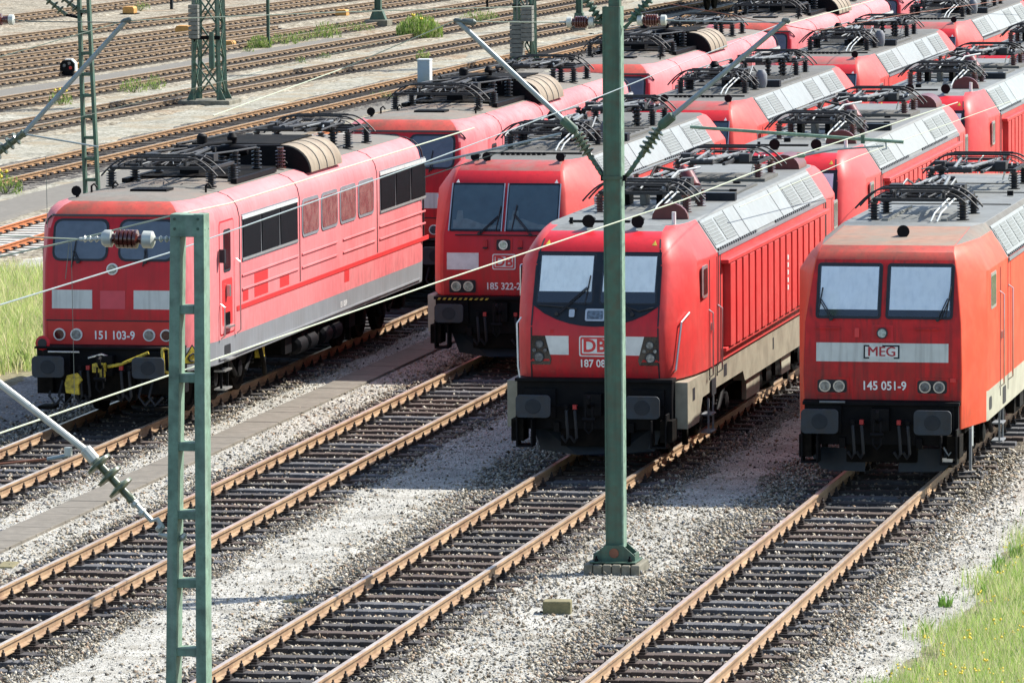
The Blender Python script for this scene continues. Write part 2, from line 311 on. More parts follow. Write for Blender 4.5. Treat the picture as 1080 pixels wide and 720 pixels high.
strip('gravel_path', lambda y: -16.75 + max(0, (y - 84)) * .03, lambda y: -15.25 - max(0, y - 86) * .02, 62, 180, GZ + .045, GRAVL, .22)
strip('gravel_path', -11.45, -9.9, 58, 190, GZ + .045, GRAVL, .15)
strip('gravel_path', -26.0, -24.35, 60, 190, GZ + .045, GRAVL, .15)
strip('grass_ground', -10.35, 30, 50, 400, GZ + .06, SOIL, .2)
strip('gravel_path', -33.9, -29.6, 80, 140, GZ + .045, GRAVM, .3)
strip('grass_ground', -38.3, -31.6, 60, 129, GZ + .06, SOIL, .3)
strip('gravel_path', -41.0, -37.6, 60, 260, GZ + .040, GRAVL, .25)
b = MB()
for i in range(165):                                    # walkway of paving slabs between the two left tracks
    y = 62 + i * .8; b.box(-25.55, -24.92, y + .008, y + .792, GZ, GZ + .095 + random.uniform(-.004, .004), SLAB)
b.obj('walkway', kind='structure', bevel=.008, smooth=0)
# far left strips
L_FIT = {'L0': (0, -.016796, -38.331), 'L1': (7e-6, .024294, -50.77), 'L2': (5.1e-5, .037321, -60.889), 'L3': (-.000287, .187302, -82.062), 'L4': (-.000268, .196013, -89.691),
         'L4b': (0, .121117, -89.359), 'L5': (0, .095609, -86.619), 'L6': (0, .106532, -93.895), 'L7': (0, .084446, -95.567)}
def LX(k):
    a, b_, c = L_FIT[k]; return lambda y: a * y * y + b_ * y + c
strip('asphalt_path', lambda y: -44.55 + .004 * (y - 150), lambda y: -43.0 + .004 * (y - 150), 100, 330, GZ + .05, SLABG, .08)
strip('gravel_path', lambda y: LX('L2')(y) + 2.2, lambda y: LX('L1')(y) - 2.0, 140, 330, GZ + .05, GRAVLF, .3)
strip('gravel_path', lambda y: LX('L3')(y) + 2.0, lambda y: LX('L2')(y) - 1.9, 170, 300, GZ + .05, GRAVLF, .2)
strip('gravel_path', lambda y: LX('L4')(y) + 1.7, lambda y: LX('L3')(y) - 1.7, 190, 240, GZ + .052, SLABG, .1)
strip('gravel_path', lambda y: LX('L1')(y) + 1.7, lambda y: LX('L1')(y) + 2.5, 140, 330, GZ + .048, GRAVLF, .3)
# ------------------------------------------------------------------ tracks
def rail_mesh(parent, pts, off, sm, tm, name='rail'):
    """pts: centre line list of (x,y); off lateral; real rail profile lofted along it"""
    prof = [(-.075, -.15), (.075, -.15), (.075, -.138), (.012, -.12), (.010, -.045), (.036, -.034), (.036, -.004), (.03, 0), (-.03, 0), (-.036, -.004), (-.036, -.034), (-.010, -.045), (-.012, -.12), (-.075, -.138)]
    b = MB(); n = len(prof); vs = []; fs = []; P = [Vector((x, y, 0)) for x, y in pts]
    for i, p in enumerate(P):
        d = (P[min(i + 1, len(P) - 1)] - P[max(i - 1, 0)]).normalized(); r = Vector((d.y, -d.x, 0))
        for a, z in prof: q = p + r * (off + a); vs.append((q.x, q.y, z))
    b.add(vs, [], sm)
    ks, kt = b.mi(sm), b.mi(tm)
    for i in range(len(P) - 1):
        for k in range(n):
            b.f.append([i * n + k, i * n + (k + 1) % n, (i + 1) * n + (k + 1) % n, (i + 1) * n + k]); b.m.append(kt if k == 7 else ks)
    return b.obj(name, parent, smooth=0)
def sleeper_mesh(i):
    b = MB(); mt = SLEEP[(0, 1, 2, 0, 1, 0)[i]]; w = .115 + .004 * (i % 3)
    for q in range(13): b.box(-1.3 + q * .2, -1.1 + q * .2, -w + random.uniform(-.008, .008), w + random.uniform(-.008, .008), -.31, -.170 + random.uniform(-.004, .003), mt)
    me = b.obj('sleeper', bevel=.012, smooth=0); return me
def clip_mesh():
    b = MB()
    b.box(-.16, .16, -.09, .09, -.166, -.149, CLIP)
    for s in (-1, 1):
        b.box(s * .115 - .035, s * .115 + .035, -.05, .05, -.15, -.115, CLIP)
        b.lathe((s * .115, 0, -.12), (0, 0, 1), [(0, .028), (.05, .026), (.06, .012), (.09, .012)], CLIP, 6)
    return b.obj('rail_fastening', smooth=0)
SL = [sleeper_mesh(i) for i in range(6)]; CL = clip_mesh()
def near_track(X, y0, y1, label):
    t = thing('railway_track', label, 'track', (X, y0, 0), 0, 'tracks under the parked locomotives')
    pts = [(0, 0), (0, y1 - y0)]
    for s in (-1, 1): rail_mesh(t, pts, s * .7535, RAILS, RAILT)
    n = min(100, int((y1 - y0) / .7))
    for i in range(n):
        o = random.choice(SL).copy(); COL.objects.link(o); o.parent = t; o.location = (random.uniform(-.06, .06), .35 + i * .7 + random.uniform(-.02, .02), random.uniform(-.008, .006)); o.rotation_euler = (0, 0, random.uniform(-.012, .012))
        for s in (-1, 1):
            c = CL.copy(); COL.objects.link(c); c.parent = o; c.location = (s * .7535 - o.location.x, 0, 0)
    return t
near_track(XA, 70, 139.5, 'rusty track under locomotive 151 103-9, left of the slab walkway')
near_track(XB, 68, 137, 'rusty track leading to locomotive 185 322-2, right of the slab walkway')
near_track(XC, 62, 131, 'rusty track leading to the ribbed locomotive numbered 187 083')
near_track(XD, 60, 129, 'rusty track leading to the grey banded locomotive numbered 145 051-9, next to the grass verge')
for o in SL + [CL]: bpy.data.objects.remove(o)
FT = []
COALB = rampmat('ballast_sooty', [(.025, .023, .022), (.07, .063, .055), (.12, .11, .095), (.24, .22, .18)], 9, vor=1, bump=.8, bdist=.05)
def far_track(k, y0, y1, label, sm=RAILF, tm=RAILTF, slm=SLEEPF):
    f = LX(k); strip('ballast_bed', lambda y: f(y) - 1.75, lambda y: f(y) + 1.75, y0, y1, -.188 + .0015 * len(FT), FARBAL if k != 'L1' else COALB, .15); FT.append(k)
    ys = np.arange(y0, y1 + .1, 6.0); pts = [(f(y), y) for y in ys]
    t = thing('railway_track', label, 'track', (0, 0, 0), 0, 'far tracks of the yard')
    for s in (-1, 1): rail_mesh(t, pts, s * .7535, sm, tm)
    def bx(b, y):
        x = f(y); sl = (f(y + .5) - f(y - .5)); a = Vector((x, y, -.240)); d = Vector((1, -sl, 0)).normalized() * 1.27
        b.beam(a - d, a + d, .27, .15, slm)
        for q in (-1, 1): c = a + d * (q * .593); b.beam(c - d * .09, c + d * .09, .22, .27, CLIP)
    n = int((y1 - y0) / .7); b0 = MB(); b0.beam((-1.27, 0, 0), (1.27, 0, 0), .27, .15, slm)
    for q in (-1, 1): b0.beam((q * .7535 - .115, 0, 0), (q * .7535 + .115, 0, 0), .22, .27, CLIP)
    proto = b0.obj('sleeper', smooth=0)
    rest = MB()
    vis0 = None
    cand = []
    for i in range(n):
        y = y0 + i * .7; px, py = project(np.array([f(y), y, 0])); cand.append((y, -40 < px < 1120 and py > -10))
    first = [y for y, v in cand if v][:100]; fs = set(first)
    for y, v in cand:
        if y in fs:
            o = proto.copy(); COL.objects.link(o); o.parent = t; o.location = (f(y), y, -.240); o.rotation_euler = (0, 0, -math.atan(f(y + .5) - f(y - .5)))
        elif v: bx(rest, y)
    if rest.v: rest.obj('sleepers', t, smooth=0, kind='stuff')
    bpy.data.objects.remove(proto)
    return t
far_track('L0', 112, 200, 'orange railed track on white concrete sleepers, behind the front faded red locomotive', RAILO, RAILT, SLEEPC)
far_track('L1', 140, 300, 'nearest brown railed far track with dark sooty ballast, just past the asphalt path', mat('rail_brown_side', (.27, .155, .07), .8, var=.3), mat('rail_brown_head', (.42, .31, .19), .45, .3, var=.15))
far_track('L2', 165, 290, 'far track running past the foot of the lattice mast with pale gravel on both sides')
far_track('L3', 180, 290, 'far track right behind the large green bush and in front of the dwarf signal')
far_track('L4', 195, 290, 'far track just behind the black dwarf signal and its orange box')
far_track('L4b', 205, 248, 'short far track merging into the one behind the dwarf signal')
far_track('L5', 212, 285, 'fourth track behind the dwarf signal, below the thin green post')
far_track('L6', 225, 285, 'far track near the top of the yard with the small yellow box behind it')
far_track('L7', 245, 290, 'farthest track in the top left corner of the yard')
# ------------------------------------------------------------------ loose stones
def stones(name, regs, label):
    """regs: (x0,x1,y0,y1,per_m2,smin,smax,palette,z,trackx)"""
    PAL = {'b': np.array([(.08, .068, .05), (.18, .155, .115), (.29, .25, .18), (.33, .29, .22), (.38, .35, .29), (.44, .40, .33), (.17, .17, .17), (.30, .22, .15)]),
           'd': np.array([(.03, .026, .022), (.06, .048, .038), (.12, .10, .075), (.19, .16, .115), (.28, .24, .19), (.36, .31, .24), (.09, .09, .095), (.17, .11, .07)]),
           'p': np.array([(.30, .29, .25), (.40, .385, .345), (.48, .465, .42), (.56, .55, .50), (.24, .23, .20), (.12, .11, .10)])}
    Vs = []; Cs = []
    base = np.array([(1, 0, 0), (-1, 0, 0), (0, 1, 0), (0, -1, 0), (0, 0, 1), (0, 0, -1)], float)
    tri = np.array([(0, 2, 4), (2, 1, 4), (1, 3, 4), (3, 0, 4), (2, 0, 5), (1, 2, 5), (3, 1, 5), (0, 3, 5)])
    for (x0, x1, y0, y1, dn, s0, s1, pal, z, tx) in regs:
        n = int((x1 - x0) * (y1 - y0) * dn); x = RNG.uniform(x0, x1, n); y = RNG.uniform(y0, y1, n)
        if tx is not None:
            dx = np.abs(x - tx[0]); ph = np.abs(((y - tx[1] - .35) / .7 + .5) % 1 - .5) * .7
            hw = .128 + .030 * np.sin(x * 9 + y * 2.3) * np.sin(x * 4.1 - y * 1.7) + RNG.normal(0, .012, n); hw = np.where(dx > .98, hw * np.clip(1.15 - (dx - .98) * 2.6, .1, 1), hw)
            keep = ~((np.abs(dx - .7535) < .085)) & ~((ph < hw) & (dx < 1.28) & (RNG.random(n) > .02))
            e = np.minimum(x - x0, x1 - x) / .45; keep &= RNG.random(n) < np.clip(e, .08, 1)
            x, y = x[keep], y[keep]
        else:
            e = np.minimum(x - x0, x1 - x) / .25; keep = RNG.random(len(x)) < np.clip(e, .1, 1); x, y = x[keep], y[keep]
        P = np.stack([x, y, np.full(len(x), z)], 1); px, py = project(P); k = (px > -170) & (px < 1250) & (py < 860); P = P[k]; n = len(P)
        if n == 0: continue
        s = RNG.uniform(s0, s1, n) * RNG.choice([.55, .8, 1., 1.3], n)
        if tx is not None:
            pz = np.abs(((P[:, 1] - tx[1] - .35) / .7 + .5) % 1 - .5) * .7; dq = np.abs(P[:, 0] - tx[0]); P[:, 2] += np.where(dq < .98, -.012, .012) + np.where((pz < .12) & (dq < 1.3), .06, 0)
        sc3 = RNG.uniform(.6, 1.25, (n, 3)) * s[:, None] * .5; sc3[:, 2] *= .85
        v = base[None] * sc3[:, None, :] + RNG.normal(0, .13, (n, 6, 3)) * s[:, None, None]
        th = RNG.uniform(0, 6.28, n); ph = RNG.normal(0, .6, n)
        c, sn = np.cos(th), np.sin(th); cp, sp = np.cos(ph), np.sin(ph)
        vx, vy, vz = v[..., 0], v[..., 1], v[..., 2]
        vy, vz = vy * cp[:, None] - vz * sp[:, None], vy * sp[:, None] + vz * cp[:, None]
        vx, vy = vx * c[:, None] - vy * sn[:, None], vx * sn[:, None] + vy * c[:, None]
        v = np.stack([vx, vy, vz], 2) + P[:, None, :]; v[..., 2] += (s * RNG.uniform(-.1, .55, n))[:, None]
        pc = PAL[pal]; col = pc[RNG.integers(0, len(pc), n)] * RNG.uniform(.8, 1.25, (n, 1))
        Vs.append(v); Cs.append(np.repeat(col[:, None, :], 6, 1))
    V = np.concatenate(Vs).reshape(-1, 3); C = np.concatenate(Cs).reshape(-1, 3); ns = len(V) // 6
    T = (tri[None] + (np.arange(ns) * 6)[:, None, None]).reshape(-1)
    me = bpy.data.meshes.new(name); me.vertices.add(len(V)); me.vertices.foreach_set('co', V.ravel()); me.loops.add(len(T)); me.loops.foreach_set('vertex_index', T)
    nf = len(T) // 3; me.polygons.add(nf); me.polygons.foreach_set('loop_start', np.arange(nf) * 3); me.polygons.foreach_set('loop_total', np.full(nf, 3)) if False else None
    at = me.attributes.new('col', 'FLOAT_COLOR', 'POINT'); at.data.foreach_set('color', np.concatenate([C, np.ones((len(C), 1))], 1).ravel())
    me.materials.append(STONE); me.update(calc_edges=True); me.validate()
    o = bpy.data.objects.new(name, me); COL.objects.link(o); tag(o, label, 'ballast', kind='stuff'); print(name, ns); return o
zb = GZ + .005
R = []
for tx, ty0, ya, yb in ((XA, 70, 74, 112), (XB, 68, 68, 118), (XC, 62, 62, 102), (XD, 60, 60, 100)):
    for y in np.arange(ya, yb, 8.):
        dn = 640 if y < 92 else 460
        R.append((tx - 2.35, tx + (2.3 if tx == XD else 1.95), y, min(y + 8, yb), dn, .030, .060, 'b', zb, (tx, ty0)))
R.append((-31.0, -29.2, 84, 124, 200, .035, .07, 'b', zb, None))
R.append((-13.2 + 1.5, -10.9, 62, 110, 330, .03, .06, 'p', zb + .01, None))
R.append((-13.2 + 1.5, -11.1, 62, 110, 260, .035, .07, 'b', zb + .01, None))
stones('ballast_stones', R, 'grey and brown broken stone ballast around the near tracks')
R = []
for xa, xb, ya, yb in ((-21.5, -19.4, 64, 120), (-17.0, -15.1, 62, 110), (-26.3, -24.2, 84, 120), (-11.5, -10.4, 62, 100)):
    R.append((xa - .3, xb + .3, ya, yb, 230, .010, .026, 'p', GZ + .045, None)); R.append((xa - .5, xb + .5, ya, yb, 22, .02, .045, 'p', GZ + .035, None)); R.append((xa, xb, ya, yb, 5, .03, .06, 'd', GZ + .045, None)); R.append((xa, xb, ya, yb, 5, .03, .06, 'b', GZ + .05, None))
R.append((-17.2, -15.0, 62, 92, 120, .03, .055, 'b', GZ + .045, None))
R.append((-11.4, -10.6, 62, 92, 40, .03, .05, 'b', GZ + .045, None))
stones('gravel_stones', R, 'fine pale gravel chips on the paths between the tracks')
# ------------------------------------------------------------------ grass
def blades(name, label, pts, h0, h1, wd, cols, cat='grass', tips=None, obj_kind='stuff', material=None):
    n = len(pts); P = np.array(pts, float); h = RNG.uniform(h0, h1, n); th = RNG.uniform(0, 6.28, n); le = RNG.uniform(.1, .6, n) * h; la = RNG.uniform(0, 6.28, n)
    wv = np.stack([np.cos(th), np.sin(th), 0 * th], 1) * (wd * RNG.uniform(.6, 1.4, n))[:, None]
    tip = P + np.stack([np.cos(la) * le, np.sin(la) * le, h], 1); mid = P * .5 + tip * .5 + np.stack([-np.cos(la) * le * .18, -np.sin(la) * le * .18, h * .08], 1)
    V = np.stack([P - wv, P + wv, mid + wv * .7, mid - wv * .7, tip], 1).reshape(-1, 3)
    C = np.array(cols)[RNG.integers(0, len(cols), n)] * RNG.uniform(.75, 1.3, (n, 1)); C = np.repeat(C[:, None], 5, 1).reshape(-1, 3)
    idx = np.arange(n) * 5; F = []
    quad = np.stack([idx, idx + 1, idx + 2, idx + 3], 1); tr = np.stack([idx + 3, idx + 2, idx + 4], 1)
    me = bpy.data.meshes.new(name); me.from_pydata(V.tolist(), [], quad.tolist() + tr.tolist())
    at = me.attributes.new('col', 'FLOAT_COLOR', 'POINT'); at.data.foreach_set('color', np.concatenate([C, np.ones((len(C), 1))], 1).ravel())
    me.materials.append(GRASS); me.update()
    return me
def patch_pts(x0, x1, y0, y1, dn, z, edge=None):
    n = int((x1 - x0) * (y1 - y0) * dn); x = RNG.uniform(x0, x1, n); y = RNG.uniform(y0, y1, n)
    f = .5 + .5 * np.sin(x * 1.7 + np.sin(y * .9) * 2) * np.sin(y * 1.1 + np.sin(x * 1.3) * 1.5); k = RNG.random(n) < .35 + .65 * f
    if edge is not None: k &= RNG.random(n) < np.clip(edge(x, y), 0, 1)
    x, y = x[k], y[k]; P = np.stack([x, y, np.full(len(x), z)], 1); px, py = project(P); k = (px > -150) & (px < 1300) & (py < 860); return P[k]
def stuff(me, label, cat='grass'):
    o = bpy.data.objects.new(me.name, me); COL.objects.link(o); return tag(o, label, cat, kind='stuff')
GC = [(.34, .48, .11), (.44, .56, .16), (.56, .57, .25), (.64, .59, .36), (.26, .42, .08), (.68, .60, .40), (.38, .52, .14)]
edge = lambda x, y: (x + 10.50 + .25 * np.sin(y * 1.3) + .15 * np.sin(y * 3.7)) * 1.3
stuff(blades('verge_grass', '', patch_pts(-11.0, -4.0, 62, 100, 1500, GZ + .06, edge), .08, .34, .0042, GC), 'sunlit green and straw coloured grass on the verge right of the tracks')
edge = lambda x, y: np.minimum((x + 38.6) * 1.2, (-31.6 - x + .4 * np.sin(y * .8)) * .9)
stuff(blades('rough_grass', '', patch_pts(-38.6, -31.3, 96, 130, 520, GZ + .06, edge), .12, .55, .009, [(.46, .55, .18), (.60, .60, .28), (.70, .63, .38), (.38, .52, .15)]), 'tall dry grass left of the front faded red locomotive')
# yellow flower heads
fp = patch_pts(-10.4, -6, 64, 98, 5, GZ + .30); fp[:, 2] += RNG.uniform(-.12, .10, len(fp))
fv = []; ff = []; FL = MB(); YF = mat('flower_yellow', (.70, .52, .03), .7)
for p in fp:
    for _ in range(3):
        q = Vector(p) + Vector((random.gauss(0, .03), random.gauss(0, .03), random.gauss(0, .02))); r = random.uniform(.010, .024)
        FL.add([q + Vector((r, 0, 0)), q + Vector((0, r, 0)), q + Vector((-r, 0, 0)), q + Vector((0, -r, 0)), q + Vector((0, 0, r)), q - Vector((0, 0, r))], [(0, 1, 4), (1, 2, 4), (2, 3, 4), (3, 0, 4), (1, 0, 5), (2, 1, 5), (3, 2, 5), (0, 3, 5)], YF)
o = FL.obj('wild_flowers', smooth=0, fixn=False); tag(o, 'small yellow wild flowers scattered in the verge grass', 'flowers', kind='stuff')
# ------------------------------------------------------------------ locomotives
class Body:
    """car body lofted from height rows (z, half width, half width of the front, front y, y where full width starts)"""
    def __init__(s, rows, L, prof, ybreaks):
        s.rows = rows; s.L = L; s.prof = prof; s.yb = ybreaks
    def F(s, z):                                   # y of the front surface
        R = s.rows
        if z <= R[0][0]: return R[0][3]
        for a, b in zip(R, R[1:]):
            if z <= b[0]: t = (z - a[0]) / (b[0] - a[0]); return a[3] + (b[3] - a[3]) * t
        return R[-1][3]
    def W(s, z):
        R = s.rows
        if z <= R[0][0]: return R[0][1]
        for a, b in zip(R, R[1:]):
            if z <= b[0]: t = (z - a[0]) / (b[0] - a[0]); return a[1] + (b[1] - a[1]) * t
        return R[-1][1]
    def cols(s, r):
        z, w, wf, yf, yc = r
        c = [(wf + (w - wf) * fx, yf + (yc - yf) * fy) for fx, fy in s.prof]
        return c + [(w, y) for y in s.yb] + [(x, s.L - y) for x, y in reversed(c)]
    def build(s, side_mat, front_mat, roof_mat, parent, bevel=.03):
        b = MB(); G = [s.cols(r) for r in s.rows]; n = len(G[0])
        vs = []
        for j, r in enumerate(s.rows):
            vs += [(x, y, r[0]) for x, y in G[j]] + [(-x, y, r[0]) for x, y in G[j]]
        b.add(vs, [], roof_mat)
        def idx(j, i, left): return j * 2 * n + (n if left else 0) + i
        for j in range(len(s.rows) - 1):
            zm = (s.rows[j][0] + s.rows[j + 1][0]) / 2
            for i in range(n - 1):
                ym = (G[j][i][1] + G[j][i + 1][1]) / 2; mt = side_mat(zm, ym)
                for l in (0, 1): b.f.append([idx(j, i, l), idx(j, i + 1, l), idx(j + 1, i + 1, l), idx(j + 1, i, l)]); b.m.append(b.mi(mt))
            k = b.mi(front_mat(zm))
            for i in (0, n - 1): b.f.append([idx(j, i, 1), idx(j, i, 0), idx(j + 1, i, 0), idx(j + 1, i, 1)]); b.m.append(k)
        J = len(s.rows) - 1
        for i in range(n - 1):
            b.f.append([idx(J, i, 0), idx(J, i + 1, 0), idx(J, i + 1, 1), idx(J, i, 1)]); b.m.append(b.mi(roof_mat if callable(roof_mat) is False else roof_mat))
            b.f.append([idx(0, i, 0), idx(0, i + 1, 0), idx(0, i + 1, 1), idx(0, i, 1)]); b.m.append(b.mi(UNDER))
        return b.obj('body', parent, bevel=bevel, smooth=40)
    # placing functions: fn(a, b, d) with d = distance proud of the surface
    def front(s): return lambda x, z, d: (x, s.F(z) - d, z)
    def side(s, sg): return lambda y, z, d: (sg * (s.W(z) + d), y, z)
def plate(b, poly, fn, mt, d0=-.02, d1=.01): b.prism(poly, fn, mt, d0, d1)
def insulator(b, x, y, z0, z1, r=.075, mt=INSUL, ribs=5):
    pr = [(0, r * 1.25), (.025, r * 1.25), (.03, r * .6)]; H = z1 - z0; n = ribs
    for k in range(n):
        t = .04 + (H - .08) * (k + .1) / n; dt = (H - .08) / n; pr += [(t, r * .6), (t + dt * .35, r * 1.15), (t + dt * .55, r * 1.1), (t + dt * .7, r * .6)]
    pr += [(H - .03, r * .6), (H - .03, r * .8), (H, r * .8)]
    b.lathe((x, y, z0), (0, 0, 1), pr, mt, 12)
def pantograph(parent, y, zr, dirn=1, insm=INSUL, wide=.98, old=False, clutter=True):
    """lowered single-arm pantograph; dirn=1: bow ends towards the front (-y), arms run back"""
    t = None; b = MB(); zi = zr + .27; zf = zi + .04
    def Y(v): return y + dirn * v
    ix = .72 if not old else .9; iy0, iy1 = (.05, 1.45) if not old else (0.0, 1.6)
    # base frame
    for sx in (-1, 1): b.beam((sx * ix, Y(iy0), zf), (sx * ix, Y(iy1), zf), .055, .05, TAR)
    for v in (iy0, iy1, (iy0 + iy1) / 2): b.beam((-ix, Y(v), zf), (ix, Y(v), zf), .055, .05, TAR)
    b.beam((-.3, Y(iy0), zf + .02), (-.3, Y(2.6), zf + .05), .05, .05, TAR); b.beam((.3, Y(iy0), zf + .02), (.3, Y(2.6), zf + .05), .05, .05, TAR)
    b.lathe((-.45, Y(iy1), zf + .07), (1, 0, 0), [(0, .07), (.9, .07)], TAR, 10)
    for sx in (-.55, .5): b.box(sx - .09, sx + .09, Y(iy1) - .16, Y(iy1) + .16, zf + .02, zf + .16, TAR)
    root = b.obj('pantograph', parent, smooth=40)
    for sx in (-1, 1):
        for v in (iy0, iy1):
            q = MB(); insulator(q, sx * ix, Y(v), zr - .02, zi + .01, .085, insm, 5); q.obj('insulator', root, smooth=50)
    a = MB()
    a.tube([(0.0, Y(iy1), zf + .08), (0.06, Y(2.9), zf + .12), (0, Y(3.15), zf + .14)], .055, ARMG if not old else TAR, 8)
    a.tube([(.12, Y(iy1 + .2), zf + .06), (.15, Y(3.0), zf + .08)], .022, TAR, 6)
    a.lathe((-.2, Y(3.12), zf + .12), (1, 0, 0), [(0, .05), (.4, .05)], TAR, 10)
    a.obj('lower_arm', root)
    a = MB()
    for sx in (-1, 1): a.tube([(sx * .10, Y(3.12), zf + .15), (sx * .34, Y(.35), zf + .12)], .03, ARMG if not old else TAR, 7)
    a.tube([(-.34, Y(.35), zf + .12), (.34, Y(.35), zf + .12)], .025, TAR, 6); a.tube([(-.2, Y(2.0), zf + .135), (.2, Y(2.0), zf + .135)], .018, TAR, 6)
    a.tube([(-.3, Y(.9), zf + .125), (.16, Y(2.2), zf + .14)], .012, TAR, 5); a.tube([(.3, Y(.9), zf + .125), (-.16, Y(2.2), zf + .14)], .012, TAR, 5)
    a.obj('upper_arm', root)
    for v in (-.12, .42):
        a = MB(); zz = zf + .17; pts = []
        for k in range(-14, 15):
            x = wide * k / 14.; ax = abs(x) / wide; dz = -.30 * max(0, (ax - .55) / .45) ** 1.7; pts.append((x, Y(v), zz + .03 * (1 - ax * ax) + dz))
        a.tube(pts, .0165, TAR, 7); a.beam((-.52, Y(v), zz + .04), (.52, Y(v), zz + .04), .04, .02, TAR)
        pts2 = [(p[0] * .93, p[1] + dirn * .06, p[2] - .07) for p in pts if abs(p[0]) < wide * .9]; a.tube(pts2, .009, TAR, 5)
        a.obj('contact_bow', root)
    a = MB(); a.beam((-.4, Y(-.12), zf + .15), (-.4, Y(.42), zf + .15), .03, .03, TAR); a.beam((.4, Y(-.12), zf + .15), (.4, Y(.42), zf + .15), .03, .03, TAR)
    for sx in (-.4, .4): a.lathe((sx, Y(.15), zf + .02), (0, 0, 1), [(0, .03), (.14, .03)], TAR, 6)
    if clutter:
        for k in range(7):
            xx = random.uniform(-.6, .6); a.tube([(xx, Y(random.uniform(.3, .8)), zf + .02), (xx + random.uniform(-.2, .2), Y(random.uniform(1., 1.6)), zf + random.uniform(.06, .16)), (xx + random.uniform(-.3, .3), Y(random.uniform(1.8, 2.6)), zf + random.uniform(.0, .12))], random.choice([.010, .014, .02]), random.choice([TAR, TAR, ARMG]), 5)
        for k in range(5): a.tube([(-.5 + k * .27, Y(.5), zf + .1), (-.42 + k * .25, Y(.9), zf + .17), (-.5 + k * .27, Y(1.35), zf + .08)], .014, TAR, 5)
    a.obj('bow_frame', root)
    if not old:
        a = MB()
        for dx in (0, .10): a.tube([(.28 + dx, Y(-.55), zr + .01), (.33 + dx, Y(-.42), zr + .14), (.50 + dx, Y(-.05), zr + .34), (.52 + dx, Y(.1), zf)], .015, WHITEP, 6)
        a.obj('cable', root)
    return root
def buffers(parent, sp=.875, z=1.04, y=0, wd=.28, ht=.18, chrome=False):
    for sx in (-1, 1):
        b = MB(); x = sx * sp
        plate(b, rr(x - wd, x + wd, z - ht, z + ht, .07, 4), lambda a, c, d: (a, y - d, c), BUFF, -.045, .0)
        el = [(x + .13 * math.cos(t), z + .12 * math.sin(t)) for t in [k * math.pi / 8 for k in range(16)]]
        plate(b, el, lambda a, c, d: (a, y - d, c), SKIRT, -.01, .004)
        b.lathe((x, y + .04, z), (0, 1, 0), [(0, .10), (.22, .10), (.22, .14), (.56, .14), (.56, .2), (.62, .2)], BLACK, 16)
        b.obj('buffer', parent, bevel=.006)
def undergear(parent, L, axles, wheel_r=.6, wb=2.6, centers=(4.2, None), zsole=.9, kh=None):
    c0 = centers[0]; cs = (c0, L - c0)
    b = MB(); b.box(-1.25, 1.25, 1.0, L - 1.0, zsole - .12, zsole + .06, UNDER)
    b.box(-1.28, 1.28, c0 + 2.9 + (axles == 3) * .9, L - c0 - 2.9 - (axles == 3) * .9, .42, zsole, UNDER)
    for k in range(5):
        y = c0 + 3.2 + k * (L - 2 * c0 - 6.4) / 4.; b.box(1.26, 1.34, y, y + .5, .5, zsole - .1, BLACK)
    b.obj('underframe', parent, smooth=0)
    for c in cs:
        b = MB(); half = wb / 2 + .5 if axles == 2 else wb + .3
        for sx in (-1, 1):
            b.box(sx * 1.02 - .07, sx * 1.02 + .07, c - half, c + half, .55, .80, UNDER)
            offs = (-wb / 2, wb / 2) if axles == 2 else (-wb * .83, 0, wb * .83)
            for o in offs:
                b.box(sx * 1.12 - .13, sx * 1.12 + .13, c + o - .17, c + o + .17, .42, .74, UNDER)
                b.lathe((sx * 1.24, c + o, .58), (sx, 0, 0), [(0, .15), (.06, .15), (.08, .08)], BLACK, 10)
                for q in (-.32, .32): b.lathe((sx * 1.13, c + o + q, .52), (0, 0, 1), [(k * .03, .075 if k % 2 else .055) for k in range(10)], BLACK, 8)
            b.tube([(sx * 1.3, c - .9, .85), (sx * 1.3, c - .35, .5)], .04, BLACK, 8); b.tube([(sx * 1.3, c + .9, .85), (sx * 1.3, c + .35, .5)], .04, BLACK, 8)
            for q in (-.5, 0, .5): b.lathe((sx * 1.08, c + q, .72), (0, 0, 1), [(k * .02, .13 if k % 2 else .10) for k in range(12)], BLACK, 10)
            b.box(sx * 1.15 - .04, sx * 1.15 + .04, c - half - .15, c - half, .2, .75, UNDER)
        bo = b.obj('bogie', parent, smooth=30)
        for o in offs:
            q = MB()
            for sx in (-1, 1):
                q.lathe((sx * .69, c + o, wheel_r + .0), (sx, 0, 0), [(0, wheel_r + .03), (.03, wheel_r + .0), (.13, wheel_r - .01), (.13, wheel_r - .09), (.09, wheel_r - .12), (.09, .2), (.16, .18), (.16, .09)], UNDER, 28)
            q.lathe((-.7, c + o, wheel_r), (1, 0, 0), [(0, .09), (1.4, .09)], UNDER, 10)
            q.obj('wheelset', bo, smooth=30)
